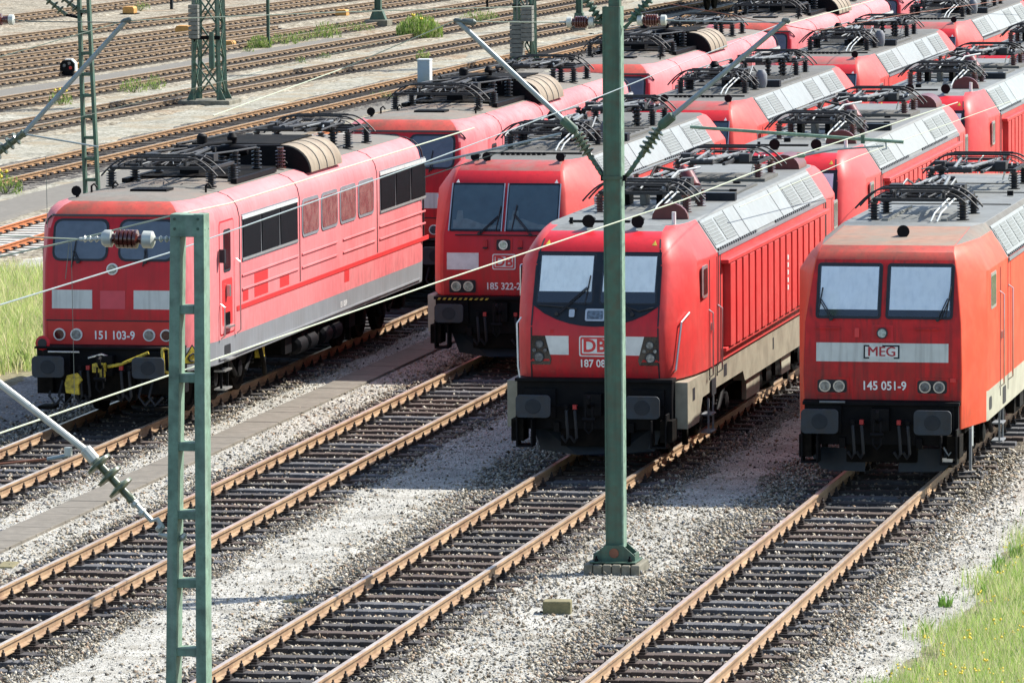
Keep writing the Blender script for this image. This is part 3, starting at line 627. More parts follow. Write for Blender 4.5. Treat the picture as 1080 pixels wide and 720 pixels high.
def coupling(parent, y=0., z=1.03, dark=True):
    b = MB()
    b.box(-.14, .14, y + .42, y + .62, z - .17, z + .17, BLACK); b.tube([(0, y + .5, z), (0, y + .18, z), (0, y + .10, z + .06), (0, y + .09, z + .13), (0, y + .16, z + .16)], .035, BLACK, 8)
    b.tube([(-.05, y + .15, z), (-.06, y + .12, z - .35), (0, y + .12, z - .42), (.06, y + .12, z - .35), (.05, y + .15, z)], .018, CHROME if not dark else BLACK, 6)
    b.lathe((-.1, y + .12, z - .2), (1, 0, 0), [(0, .035), (.2, .035)], BLACK, 8)
    b.obj('coupling', parent)
    for x, col in ((-.42, 0), (-.28, 1), (.30, 1), (.44, 0)):
        b = MB(); b.tube([(x, y + .55, z - .08), (x, y + .40, z - .10), (x + .02, y + .36, z - .25), (x + .03, y + .40, z - .52), (x - .02, y + .48, z - .60), (x - .08, y + .44, z - .5)], .026, RUBBER, 7)
        b.box(x - .03, x + .03, y + .38, y + .46, z - .07, z + .0, mat('cock_red', (.4, .02, .02), .5) if col else BLACK); b.obj('air_hose', parent)
def plow(parent, zt, zb, y, wd, mt=SKIRT, split=True):
    b = MB()
    for sx in (-1, 1):
        x0 = .26 if split else 0
        pts = [(sx * x0, zt), (sx * wd, zt), (sx * (wd + .02), zt - .12), (sx * (wd - .16), zb + .02), (sx * (wd - .3), zb), (sx * x0, zb)]
        b.prism(pts, lambda a, c, d: (a, y - d + .22 * abs(a) + (zt - c) * -.12, c), mt, -.025, 0)
    b.obj('rail_guard', parent, smooth=0)
def handrail(parent, pts, r=.016, mt=CHROME):
    b = MB(); b.tube(pts, r, mt, 7); return b.obj('handrail', parent)
def wiper(parent, B, x0, z0, x1, z1, name='wiper'):
    b = MB(); f = B.F
    for d in (0, .035): b.tube([(x0 + d, f(z0) - .05, z0), (x1 + d, f(z1) - .045, z1)], .009, RUBBER, 5)
    b.tube([(x1 - .02, f(z1 - .25) - .035, z1 - .28), (x1 + .05, f(z1 + .14) - .04, z1 + .18)], .012, RUBBER, 5)
    b.lathe((x0, f(z0) - .0, z0), (0, -1, 0), [(0, .03), (.07, .03)], RUBBER, 8); b.obj(name, parent)
def windscreen(parent, B, x0, x1, z0, z1, glass, r=.04, blind=None, dark_h=.14, frame=RUBBER, fw=.045, z_in=0):
    fn = B.front(); b = MB(); plate(b, rr(x0 - fw, x1 + fw, z0 - fw, z1 + fw, r + fw * .6), fn, frame, -.02, .016)
    fr = b.obj('windscreen', parent, smooth=0)
    if blind:
        b = MB(); plate(b, rr(x0, x1, z0, z1, r), fn, GLASSK, 0, .019); b.obj('cab_interior', fr, smooth=0)
        b = MB(); zc = z0 + dark_h; b.prism([(x0 + .02, zc), (x1 - .02, zc), (x1 - .02, z1 - .015), (x0 + .02, z1 - .015)], fn, blind, .019, .023); b.obj('window_blind', fr, smooth=0)
        b = MB(); q = rr(x0, x1, z0, z1, r); b.add([fn(a, c, .03) for a, c in q], [tuple(range(len(q)))], GLASSC); b.obj('pane', fr, smooth=0)
    else:
        b = MB(); plate(b, rr(x0, x1, z0, z1, r), fn, glass, 0, .018); b.obj('pane', fr, smooth=0)
        if glass is GLASSD:
            DK = mat('cab_desk_grey', (.10, .15, .155), .7, var=.3, scale=8); b = MB(); w_ = x1 - x0
            b.prism([(x0 + .03, z0 + .02), (x1 - .03, z0 + .02), (x1 - .03, z0 + .07), (x0 + w_ * .62, z0 + .10), (x0 + w_ * .3, z0 + .20), (x0 + .03, z0 + .17)], fn, DK, .018, .0195); b.prism([(x0 + .08, z0 + .18), (x0 + .22, z0 + .18), (x0 + .20, z0 + .34), (x0 + .10, z0 + .34)], fn, DK, .018, .0192); b.obj('cab_desk', fr, smooth=0)
            b = MB(); q = rr(x0, x1, z0, z1, r); b.add([fn(a, c, .03) for a, c in q], [tuple(range(len(q)))], GLASSC); b.obj('glass_pane', fr, smooth=0)
    return fr
def lamp(parent, fn, x, z, r, lens=LENS, ring=WHITEP, name='headlight'):
    b = MB(); c = [(x + r * math.cos(t), z + r * math.sin(t)) for t in [k * math.pi / 10 for k in range(20)]]; c2 = [(x + (a - x) * .78, z + (q - z) * .78) for a, q in c]
    plate(b, c, fn, ring, -.02, .035); o = b.obj(name, parent, smooth=0); b = MB(); plate(b, c2, fn, lens, .0, .042); b.obj('lens', o, smooth=0)
def hoop(b, B, y, wd, z0, z1, mt, off=.008):
    for sg in (-1, 1):
        zs = [z0] + [r[0] for r in B.rows if z0 < r[0] < z1] + [z1]
        for a, c in zip(zs, zs[1:]):
            b.add([(sg * (B.W(a) + off), y - wd / 2, a), (sg * (B.W(a) + off), y + wd / 2, a), (sg * (B.W(c) + off), y + wd / 2, c + off), (sg * (B.W(c) + off), y - wd / 2, c + off),
                   (sg * (B.W(a) - .02), y - wd / 2, a), (sg * (B.W(a) - .02), y + wd / 2, a), (sg * (B.W(c) - .02), y + wd / 2, c), (sg * (B.W(c) - .02), y - wd / 2, c)],
                  [(0, 1, 2, 3), (0, 3, 7, 4), (1, 5, 6, 2)], mt)
def db_logo(parent, B, x, z, wd, ht, off=.012):
    fn = B.front(); b = MB()
    plate(b, rr(x - wd / 2 - .02, x + wd / 2 + .02, z - ht / 2 - .02, z + ht / 2 + .02, .035), fn, WHITEP, 0, off); plate(b, rr(x - wd / 2, x + wd / 2, z - ht / 2, z + ht / 2, .03), fn, RED_DARKP, 0, off + .003)
    plate(b, rr(x - wd / 2 + .028, x + wd / 2 - .028, z - ht / 2 + .028, z + ht / 2 - .028, .02), fn, WHITEP, 0, off + .006); o = b.obj('emblem', parent, smooth=0)
    textpart('lettering', o, 'DB', ht * .98, lambda a, c, d: fn(x + a, z + c, d), off + .009, RED_DARKP, bold=.008, sx=1.02)
def digits(parent, fn, x, z, body, size, mt=WHITET, off=.008, bold=.004, sx=.9, name='running_number'):
    textpart(name, parent, body, size, lambda a, c, d: fn(x + a, z + c, d), off, mt, bold, sx)
def busbar(b, pts, z, r=.018): b.tube([(x, y, z) for x, y in pts], r, TAR, 7)

# ---- the older faded red six-axle engine -------------------------------------------------------
def make_151(loc):
    t = thing('electric_locomotive', 'faded red locomotive numbered 151 103-9 with yellow coupling gear at its nose', 'locomotive', loc, 0, 'older faded red locomotives in the left row')
    L = 20.95
    rows = [(.86, 1.50, 1.16, 1.08, 2.25), (1.28, 1.50, 1.18, 1.03, 2.25), (1.74, 1.50, 1.18, 1.01, 2.25), (2.70, 1.50, 1.16, 1.05, 2.25), (3.30, 1.50, 1.13, 1.21, 2.25), (3.48, 1.46, 1.09, 1.29, 2.25), (3.58, 1.40, 1.04, 1.38, 2.25), (3.67, 1.29, .96, 1.50, 2.3), (3.73, 1.12, .86, 1.66, 2.35), (3.77, .85, .70, 1.95, 2.6), (3.80, .4, .35, 2.2, 2.9)]
    prof = [(0, 0), (.12, .03), (.35, .16), (.62, .42), (.85, .74), (1, 1)]
    B = Body(rows, L, prof, [3.9, L - 3.9])
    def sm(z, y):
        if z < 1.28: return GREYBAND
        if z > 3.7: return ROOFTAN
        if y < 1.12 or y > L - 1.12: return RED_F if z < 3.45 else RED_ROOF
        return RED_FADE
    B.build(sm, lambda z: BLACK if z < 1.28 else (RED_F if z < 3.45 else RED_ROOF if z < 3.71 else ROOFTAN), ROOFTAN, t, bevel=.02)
    fn = B.front(); s1 = B.side(1)
    b = MB(); plate(b, [(-1.14, 1.30), (1.14, 1.30), (1.14, 1.725), (-1.14, 1.725)], fn, ORANGEP, -.01, .006); b.obj('apron', t, smooth=0)
    b = MB(); plate(b, [(-1.17, 1.73), (1.17, 1.73), (1.17, 1.75), (-1.17, 1.75)], fn, RUBBER, -.01, .010); plate(b, [(-1.13, 3.50), (1.13, 3.50), (1.13, 3.53), (-1.13, 3.53)], fn, RUBBER, -.01, .022)
    for sx in (-1, 1): b.tube([(sx * 1.12, B.F(3.515) - .02, 3.515), (sx * 1.2, B.F(3.4) + .07, 3.44), (sx * 1.25, B.F(3.3) + .17, 3.36)], .016, RUBBER, 6)
    b.obj('rain_strip', t, smooth=0)
    for x0, x1 in ((-1.03, -.13), (.13, 1.03)): windscreen(t, B, x0, x1, 2.79, 3.42, GLASSB, r=.11, fw=.04)
    wiper(t, B, -.60, 2.74, -.70, 2.92); wiper(t, B, .58, 2.74, .56, 2.95)
    lamp(t, fn, 0, 2.62, .10, LENS, WHITEP, 'top_light')
    for x, ln in ((-.94, LENSR), (-.64, LENS), (.64, LENS), (.94, LENSR)): lamp(t, fn, x, 1.50, .105, ln, WHITEP)
    for x0, x1 in ((-1.07, -.36), (.37, 1.10)):
        b = MB(); plate(b, [(x0, 1.94), (x1, 1.94), (x1, 2.26), (x0, 2.26)], fn, GREYP, -.01, .006); b.obj('white_panel', t, smooth=0)
    b = MB(); plate(b, [(-.22, 1.94), (.22, 1.94), (.22, 2.25), (-.22, 2.25)], fn, PINKP, -.01, .005); b.obj('faded_patch', t, smooth=0)
    digits(t, fn, 0.02, 1.485, '151 103-9', .20)
    b = MB()                                             # buffer beam
    b.box(-1.25, 1.25, .66, 1.3, .52, 1.30, BLACK); b.box(-1.27, 1.27, .58, 1.1, 1.29, 1.33, BLACK)
    for sx in (-1, 1): b.box(sx * .875 - .24, sx * .875 + .24, .56, .64, .80, 1.27, BLACK); b.box(sx * 1.05 - .12, sx * 1.05 + .12, .5, .9, .55, .85, UNDER); b.box(sx * 1.02 - .14, sx * 1.02 + .14, .35, .7, .28, .34, UNDER)
    b.box(-.5, .5, .58, .7, .42, .9, UNDER); b.obj('buffer_beam', t, bevel=.01, smooth=0)
    b = MB(); b.lathe((-1.14, .72, 1.38), (0, -1, 0), [(0, .11), (.07, .13), (.09, .10)], RED_F, 12); b.lathe((-1.14, .66, 1.38), (0, -1, 0), [(0, .08), (.05, .08)], RUBBER, 12); b.obj('socket', t)
    buffers(t); coupling(t)
    b = MB(); b.tube([(-1.0, .48, 1.25), (-.45, .48, 1.25)], .016, CHROME, 6); b.tube([(-.3, .5, 1.15), (-.05, .45, 1.22), (.1, .48, 1.16)], .02, CHROME, 6); b.obj('handrail', t)
    b = MB(); b.box(-.16, .04, .22, .46, .93, 1.08, YEL); b.box(-.02, .06, .18, .3, .85, 1.0, YEL)
    b.add([(-.62, .2, .58), (-.38, .2, .55), (-.40, .2, .72), (-.33, .2, .80), (-.42, .2, .92), (-.60, .2, .88), (-.64, .2, .74),
           (-.62, .27, .58), (-.38, .27, .55), (-.40, .27, .72), (-.33, .27, .80), (-.42, .27, .92), (-.60, .27, .88), (-.64, .27, .74)],
          [tuple(range(7)), tuple(range(13, 6, -1))] + [(i, (i + 1) % 7, (i + 1) % 7 + 7, i + 7) for i in range(7)], YEL)
    b.obj('yellow_coupling_block', t, bevel=.01, smooth=0)
    b = MB(); b.tube([(.08, .35, 1.02), (.3, .38, 1.06), (.78, .42, 1.26)], .028, YEL, 8); b.obj('yellow_hose', t)
    b = MB(); b.tube([(1.02, .45, 1.34), (1.02, .42, 1.28), (1.06, .36, .96), (1.14, .40, .92)], .03, YEL, 8); b.tube([(1.06, .42, 1.33), (1.14, .42, 1.32), (1.16, .4, 1.0)], .025, YEL, 8); b.obj('yellow_bracket', t)
    for x in (-.95, -.78, -.5, .62, .8): 
        b = MB(); b.tube([(x, .6, .75), (x - .04, .48, .5), (x + .08, .45, .36), (x + .2, .5, .5)], .024, RUBBER, 6); b.obj('cable', t)
    b = MB(); b.prism([(1.28, 1.02), (1.72, 1.02), (1.50, 1.36)], lambda a, c, d: (a * .78 + .22 + .01, .76 + (a - 1.28) * .9 - d, c), RUBBER, -.01, 0); sg_ = b.obj('warning_plate', t, smooth=0, label='yellow triangular plate with a black hook mark')
    b = MB(); b.prism([(1.32, 1.04), (1.68, 1.04), (1.50, 1.32)], lambda a, c, d: (a * .78 + .22 + .01, .76 + (a - 1.28) * .9 - d, c), YEL, 0, .006); b.obj('yellow_face', sg_, smooth=0)
    b = MB(); pts = [(1.57, 1.17), (1.52, 1.20), (1.46, 1.17), (1.44, 1.12), (1.47, 1.075), (1.53, 1.07)]; b.tube([(a * .78 + .23, .76 + (a - 1.28) * .9 - .014, c) for a, c in pts], .016, RUBBER, 6); b.obj('hook_mark', sg_)
    # sides
    for sg in (1, -1):
        s1 = B.side(sg)
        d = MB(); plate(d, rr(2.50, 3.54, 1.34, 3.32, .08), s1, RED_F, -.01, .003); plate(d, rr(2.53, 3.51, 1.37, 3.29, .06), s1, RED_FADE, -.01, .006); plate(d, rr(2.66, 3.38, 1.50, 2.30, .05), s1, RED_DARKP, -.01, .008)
        do = d.obj('door', t, smooth=0)
        d = MB(); plate(d, rr(2.78, 3.28, 2.42, 3.16, .07), s1, RUBBER, -.01, .012); wo = d.obj('window', do, smooth=0); d = MB(); plate(d, rr(2.83, 3.23, 2.47, 3.11, .05), s1, GLASSK, 0, .016); d.obj('pane', wo, smooth=0)
        d = MB(); W = 1.5
        for y in (2.5, 3.62): d.tube([(sg * (W + .02), y, 1.30), (sg * (W + .09), y, 1.36), (sg * (W + .09), y, 2.55 if y > 3 else 1.85), (sg * (W + .02), y, 2.6 if y > 3 else 1.9)], .014, CHROME, 6)
        d.box(sg * (W + .05) - .03, sg * (W + .05) + .03, 2.92, 3.02, 2.0, 2.2, CHROME); d.box(sg * (W + .07) - .05, sg * (W + .07) + .05, 2.42, 2.5, 2.62, 2.85, RUBBER); d.obj('handrail', t)
        d = MB()
        for z in (1.62, 1.06):
            plate(d, rr(2.80, 3.22, z - .13, z + .10, .03), s1, RUBBER, -.01, .008); d.box(sg * (W + .04) - .05, sg * (W + .04) + .05, 2.78, 3.24, z - .16, z - .13, CHROME)
        for z in (.72, .40): d.box(sg * 1.42 - .1, sg * 1.42 + .1, 2.75, 3.25, z - .015, z + .015, CHROME)
        for y in (2.78, 3.22): d.box(sg * 1.44 - .02, sg * 1.44 + .02, y - .015, y + .015, .38, .9, BLACK)
        d.obj('boarding_step', t, smooth=0)
        for y0, y1 in ((4.12, 8.28), (15.05, 19.15)):
            d = MB(); plate(d, [(y0, 2.50), (y1, 2.50), (y1, 3.33), (y0, 3.33)], s1, GREYBAND, -.01, .012); go = d.obj('grille', t, smooth=0)
            n = 3; wy = (y1 - y0) / n
            for k in range(n):
                a0, a1 = y0 + k * wy + .03, y0 + (k + 1) * wy - .03
                d = MB(); plate(d, [(a0, 2.57), (a1, 2.57), (a1, 3.235), (a0, 3.235)], s1, BLACK, 0, .018)
                for q in range(int((a1 - a0) / .07)):
                    yy = a0 + .03 + q * .07; d.box(sg * 1.521 - .004, sg * 1.521 + .010, yy, yy + .022, 2.58, 3.225, RUBBER)
                d.obj('louvre', go, smooth=0)
            d = MB(); plate(d, [(y0, 2.52), (y1, 2.52), (y1, 2.56), (y0, 2.56)], s1, ALU, 0, .022); plate(d, [(y0, 3.24), (y1, 3.24), (y1, 3.30), (y0, 3.30)], s1, GREYP, 0, .022); d.obj('frame', go, smooth=0)
        for k in range(4):
            a0 = 8.62 + k * 1.52; d = MB(); plate(d, rr(a0, a0 + 1.34, 2.56, 3.26, .14), s1, GREYBAND, -.01, .014); wo = d.obj('window', t, smooth=0)
            d = MB(); plate(d, rr(a0 + .06, a0 + 1.28, 2.62, 3.20, .10), s1, GLASSR, 0, .020); d.obj('pane', wo, smooth=0)
        d = MB()
        for y0, y1 in ((4.1, 8.3), (8.6, 11.4), (11.9, 14.6), (15.0, 19.1)):
            for z in (2.02, 2.26): d.box(sg * 1.5 - .012, sg * 1.5 + .022, y0, y1, z - .018, z + .018, RED_FADE)
        d.obj('side_moulding', t, bevel=.006, smooth=0)
        d = MB(); plate(d, [(3.7, 1.68), (19.4, 1.68), (19.4, 1.76), (3.7, 1.76)], s1, RED_DARKP, -.01, .012); d.obj('body_seam', t, smooth=0)
        d = MB()
        for y0, y1, z0, z1 in ((5.0, 6.0, 1.80, 2.22), (6.9, 7.6, 1.80, 2.0), (12.0, 12.4, 1.45, 1.67), (4.15, 4.55, 1.80, 2.0)): plate(d, [(y0, z0), (y1, z0), (y1, z1), (y0, z1)], s1, RED_DARKP, -.01, .003)
        d.obj('repaint_patch', t, smooth=0)
        textpart('side_number', t, '151 103-9', .15, lambda a, c, dd: s1(sg * a + 11.9, c + 1.06, dd), .006, GREYP if False else WHITET, .003, .9)
        d = MB(); d.box(sg * 1.5 - .01, sg * 1.5 + .03, 2.4, L - 2.4, .94, .97, GREYBAND); d.obj('sill', t, smooth=0)
    d = MB()
    for y in (3.95, 8.45, 14.82, L - 1.95): hoop(d, B, y, .035, 1.78, 3.79, RUBBER)
    d.obj('panel_joint', t, smooth=0)
    # roof
    d = MB(); d.box(-.9, .9, 6.4, 9.2, 3.80, 3.83, UNDER); d.box(.95, 1.05, 5.6, 8.6, 3.76, 3.84, BLACK); d.box(-1.05, -.95, 5.6, 8.6, 3.76, 3.84, BLACK); d.box(-.2, .45, 3.0, 3.5, 3.79, 3.84, BLACK)
    for x, y in ((1.0, 3.6), (-1.0, 3.4), (.9, 9.6), (-.75, 3.9)): d.tube([(x, y, 3.7), (x, y, 3.86), (x + .05, y, 3.9), (x + .1, y, 3.84)], .02, BLACK, 6)
    d.lathe((-.95, 2.35, 3.86), (0, -1, 0), [(0, .05), (.1, .09), (.12, .09)], BLACK, 10); d.lathe((-.95, 2.3, 3.62), (0, 0, 1), [(0, .03), (.2, .03)], BLACK, 8); d.obj('roof_fittings', t)
    cur_ = [(.88 + .52 * math.sin(a), 3.66 + .50 * math.cos(a)) for a in [math.pi / 2 * k / 8 for k in range(9)]]
    arch = [(-x, z) for x, z in reversed(cur_)] + cur_
    d = MB(); d.prism(arch, lambda a, c, dd: (a, 9.75 + dd, c), BLACK, 0, .06)
    ho = d.obj('roof_hood', t, smooth=0)
    d = MB(); d.prism([(a * 1.01, c + .012) for a, c in arch], lambda a, c, dd: (a, 9.75 + dd, c), BLACK if False else mat('hood_beige', (.26, .21, .145), .7, var=.15, dirt=(.16, .11, .07), damt=.7, dscale=2), .06, 2.55)
    for k in range(1, 4): d.prism([(a * 1.018, c + .02) for a, c in arch], lambda a, c, dd: (a, 9.81 + k * .62 + dd, c), ROOFGREY, 0, .035)
    d.box(-.84, .84, 9.78, 12.28, 4.17, 4.20, UNDER); d.obj('hood_cover', ho, smooth=30)
    pantograph(t, 4.35, 3.80, 1, INSUL, 1.05, old=True); pantograph(t, L - 4.35, 3.80, -1, INSUL, 1.05, old=True)
    for x, y in ((-.45, 8.0), (.35, 8.1), (.75, 8.3), (.95, 9.3), (-.9, 8.9), (-.1, 9.1), (.6, 7.3), (-.8, 7.2), (-.6, 13.2), (.7, 13.6), (-.5, 15.0), (.6, 15.0)):
        q = MB(); h = .42 if y < 9.2 else .36; insulator(q, x, y, 3.78, 3.80 + h, .085, INSULB if x == .95 else INSUL, 5); q.obj('insulator', t, smooth=50)
    d = MB()
    busbar(d, [(-.45, 8.0), (.35, 8.1), (.75, 8.3)], 4.24, .03); busbar(d, [(-.9, 8.9), (-.1, 9.1), (.95, 9.3)], 4.20, .02); busbar(d, [(.35, 6.3), (.6, 7.3), (.75, 8.3)], 4.22, .02); busbar(d, [(-.8, 6.3), (-.8, 7.2), (-.45, 8.0)], 4.22, .02)
    busbar(d, [(-.9, 8.9), (-.75, 10.5), (-.6, 13.2), (-.5, 15.0)], 4.24, .02); busbar(d, [(.7, 13.6), (.6, 15.0), (.6, 16)], 4.2, .02)
    d.lathe((.1, 8.05, 4.18), (1, 0, 0), [(0, .08), (.15, .11), (.4, .11), (.55, .08)], BLACK, 12); d.lathe((-.2, 8.05, 4.3), (0, 0, 1), [(0, .10), (.14, .10), (.18, .06)], BLACK, 12); d.lathe((.35, 8.1, 4.3), (0, 0, 1), [(0, .07), (.12, .10), (.2, .05)], BLACK, 12)
    d.box(-.35, .0, 7.0, 7.5, 3.82, 4.1, BLACK); d.tube([(-.2, 6.6, 4.2), (.1, 7.2, 4.34), (.35, 8.0, 4.34)], .03, BLACK, 7); d.obj('roof_busbar', t)
    undergear(t, L, 3, .58, 2.1, (4.7,), .88)
    b = MB()
    for k, y in enumerate((8.6, 9.4, 10.6, 11.4)): b.lathe((1.30, y, .58), (0, 1, 0), [(0, .1), (.05, .17), (.6, .17), (.65, .1)], BLACK, 12)
    b.box(1.22, 1.34, 6.1, 6.35, .62, .84, YEL); b.tube([(1.34, 6.0, .8), (1.36, 6.2, .5), (1.3, 6.5, .3)], .04, UNDER, 7); b.obj('air_reservoir', t)
    return t
# ---- the modern four-axle engines --------------------------------------------------------------
PROF_R = [(0, 0), (.20, .02), (.42, .09), (.66, .30), (.87, .62), (1, 1)]
PROF_A = [(0, 0), (.10, .02), (.90, .86), (1, 1)]
def roof_sides(t, B, L, y0, y1, mt_list, rail=True):
    """slanted louvre panels between the cabs: (y0,y1,material)"""
    for sg in (-1, 1):
        w0, w1 = B.W(3.22), B.W(3.72)
        def fn(y, u, d): x = w0 + (w1 - w0) * u; z = 3.22 + .5 * u; n = Vector((.5, 0, w0 - w1)).normalized(); return (sg * (x + n.x * d), y, z + n.z * d)
        for (a, c, mt, dv) in mt_list:
            b = MB(); b.prism([(a + .03, .06), (c - .03, .06), (c - .03, .97), (a + .03, .97)], fn, mt, -.02, .018); o = b.obj('roof_panel', t, smooth=0)
            for k in range(dv):
                wd = (c - a) / dv; q = MB(); q.prism([(a + k * wd + .09, .16), (a + (k + 1) * wd - .09, .16), (a + (k + 1) * wd - .09, .88), (a + k * wd + .09, .88)], fn, LOUV, 0, .024)
                for z in range(7): q.prism([(a + k * wd + .10, .18 + z * .1), (a + (k + 1) * wd - .10, .18 + z * .1), (a + (k + 1) * wd - .10, .20 + z * .1), (a + k * wd + .10, .20 + z * .1)], fn, ALU, .02, .034)
                q.obj('louvre', o, smooth=0)
        b = MB(); b.box(sg * w0 - .03, sg * w0 + .03, y0, y1, 3.16, 3.21, GREYBAND)
        n = int((y1 - y0) / .22)
        for k in range(n):
            y = y0 + .1 + k * .22
            if (k // 9) % 3 != 2: b.prism([(y, .0), (y + .12, .0), (y + .12, .07), (y, .07)], fn, RUBBER, -.01, .03)
        b.obj('gutter', t, smooth=0)
def cab_side(t, B, L, ywin, ydoor, ztop, zdoor, mt_win=GLASSK, band=None, doorm=None, rail=False):
    for end in (0, 1):
        E = (lambda y: y) if not end else (lambda y: L - y)
        for sg in (-1, 1):
            s1 = B.side(sg); b = MB(); a, c = sorted((E(ywin[0]), E(ywin[1]))); plate(b, rr(a, c, 2.58, ztop, .05), s1, CHROME, -.01, .010); o = b.obj('cab_window', t, smooth=0)
            b = MB(); plate(b, rr(a + .05, c - .05, 2.63, ztop - .05, .04), s1, mt_win, 0, .014); b.obj('pane', o, smooth=0)
            a, c = sorted((E(ydoor[0]), E(ydoor[1]))); b = MB()
            for y in (a, c): plate(b, [(y - .02, zdoor), (y + .02, zdoor), (y + .02, 3.15), (y - .02, 3.15)], s1, RUBBER, -.01, .006)
            if doorm: plate(b, [(a + .02, zdoor), (c - .02, zdoor), (c - .02, 3.15), (a + .02, 3.15)], s1, doorm, -.01, .004)
            b.box(sg * (B.W(2) + .02) - .02, sg * (B.W(2) + .02) + .02, a + .12, a + .2, 2.0, 2.12, CHROME); b.obj('door', t, smooth=0)
            W = B.W(2) + .07
            for y in (a - .08, c + .08): handrail(t, [(sg * (W - .07), y, 1.25), (sg * W, y, 1.3), (sg * W, y, 2.72 if rail else 2.3), (sg * (W - .07), y, 2.77 if rail else 2.35)], .014)
            b = MB(); plate(b, rr((a + c) / 2 - .2, (a + c) / 2 + .2, .93, 1.2, .03), s1, RUBBER, -.01, .007)
            for z in (.62, .34): b.box(sg * 1.40 - .09, sg * 1.40 + .09, (a + c) / 2 - .22, (a + c) / 2 + .22, z - .012, z + .012, GREYBAND)
            for q in (-.22, .22): b.box(sg * 1.44 - .015, sg * 1.44 + .015, (a + c) / 2 + q - .012, (a + c) / 2 + q + .012, .32, .9, GREYBAND)
            b.obj('boarding_step', t, smooth=0)
def modern_beam(t, skirt=True, zt=1.30, wd=1.25):
    b = MB(); b.box(-wd, wd, .60, 1.2, .62, zt, BLACK); b.box(-wd - .02, wd + .02, .52, .9, zt - .02, zt + .035, BLACK)
    for sx in (-1, 1):
        b.box(sx * .875 - .26, sx * .875 + .26, .55, .64, .80, 1.27, BLACK); b.box(sx * (wd - .05) - .1, sx * (wd - .05) + .1, .35, .8, .45, .80, UNDER)
        b.box(sx * 1.08 - .13, sx * 1.08 + .13, .28, .6, .36, .39, BLACK); b.box(sx * 1.20 - .015, sx * 1.20 + .015, .3, .6, .36, .9, BLACK); b.box(sx * .96 - .015, sx * .96 + .015, .3, .6, .36, .8, BLACK)
        b.box(sx * .6 - .05, sx * .6 + .05, .52, .62, .58, .74, YEL if False else BLACK)
    b.box(-.55, .55, .62, .8, .35, .9, UNDER); b.obj('buffer_beam', t, bevel=.008, smooth=0)
def roof_gear(t, L, zr, insm, y1=5.0, y2=None, extra=True, wide=.98):
    y2 = y2 or L - y1
    pantograph(t, y1, zr, 1, insm, wide); pantograph(t, y2, zr, -1, insm, wide)
def roof_line(t, L, zr, insm, pts, z=.36, maroon=True):
    for x, y in pts: q = MB(); insulator(q, x, y, zr - .01, zr + z, .07, insm, 4); q.obj('insulator', t, smooth=50)
    d = MB(); d.tube([(x, y, zr + z + .02) for x, y in pts], .02, ARMG, 7); d.obj('roof_busbar', t)

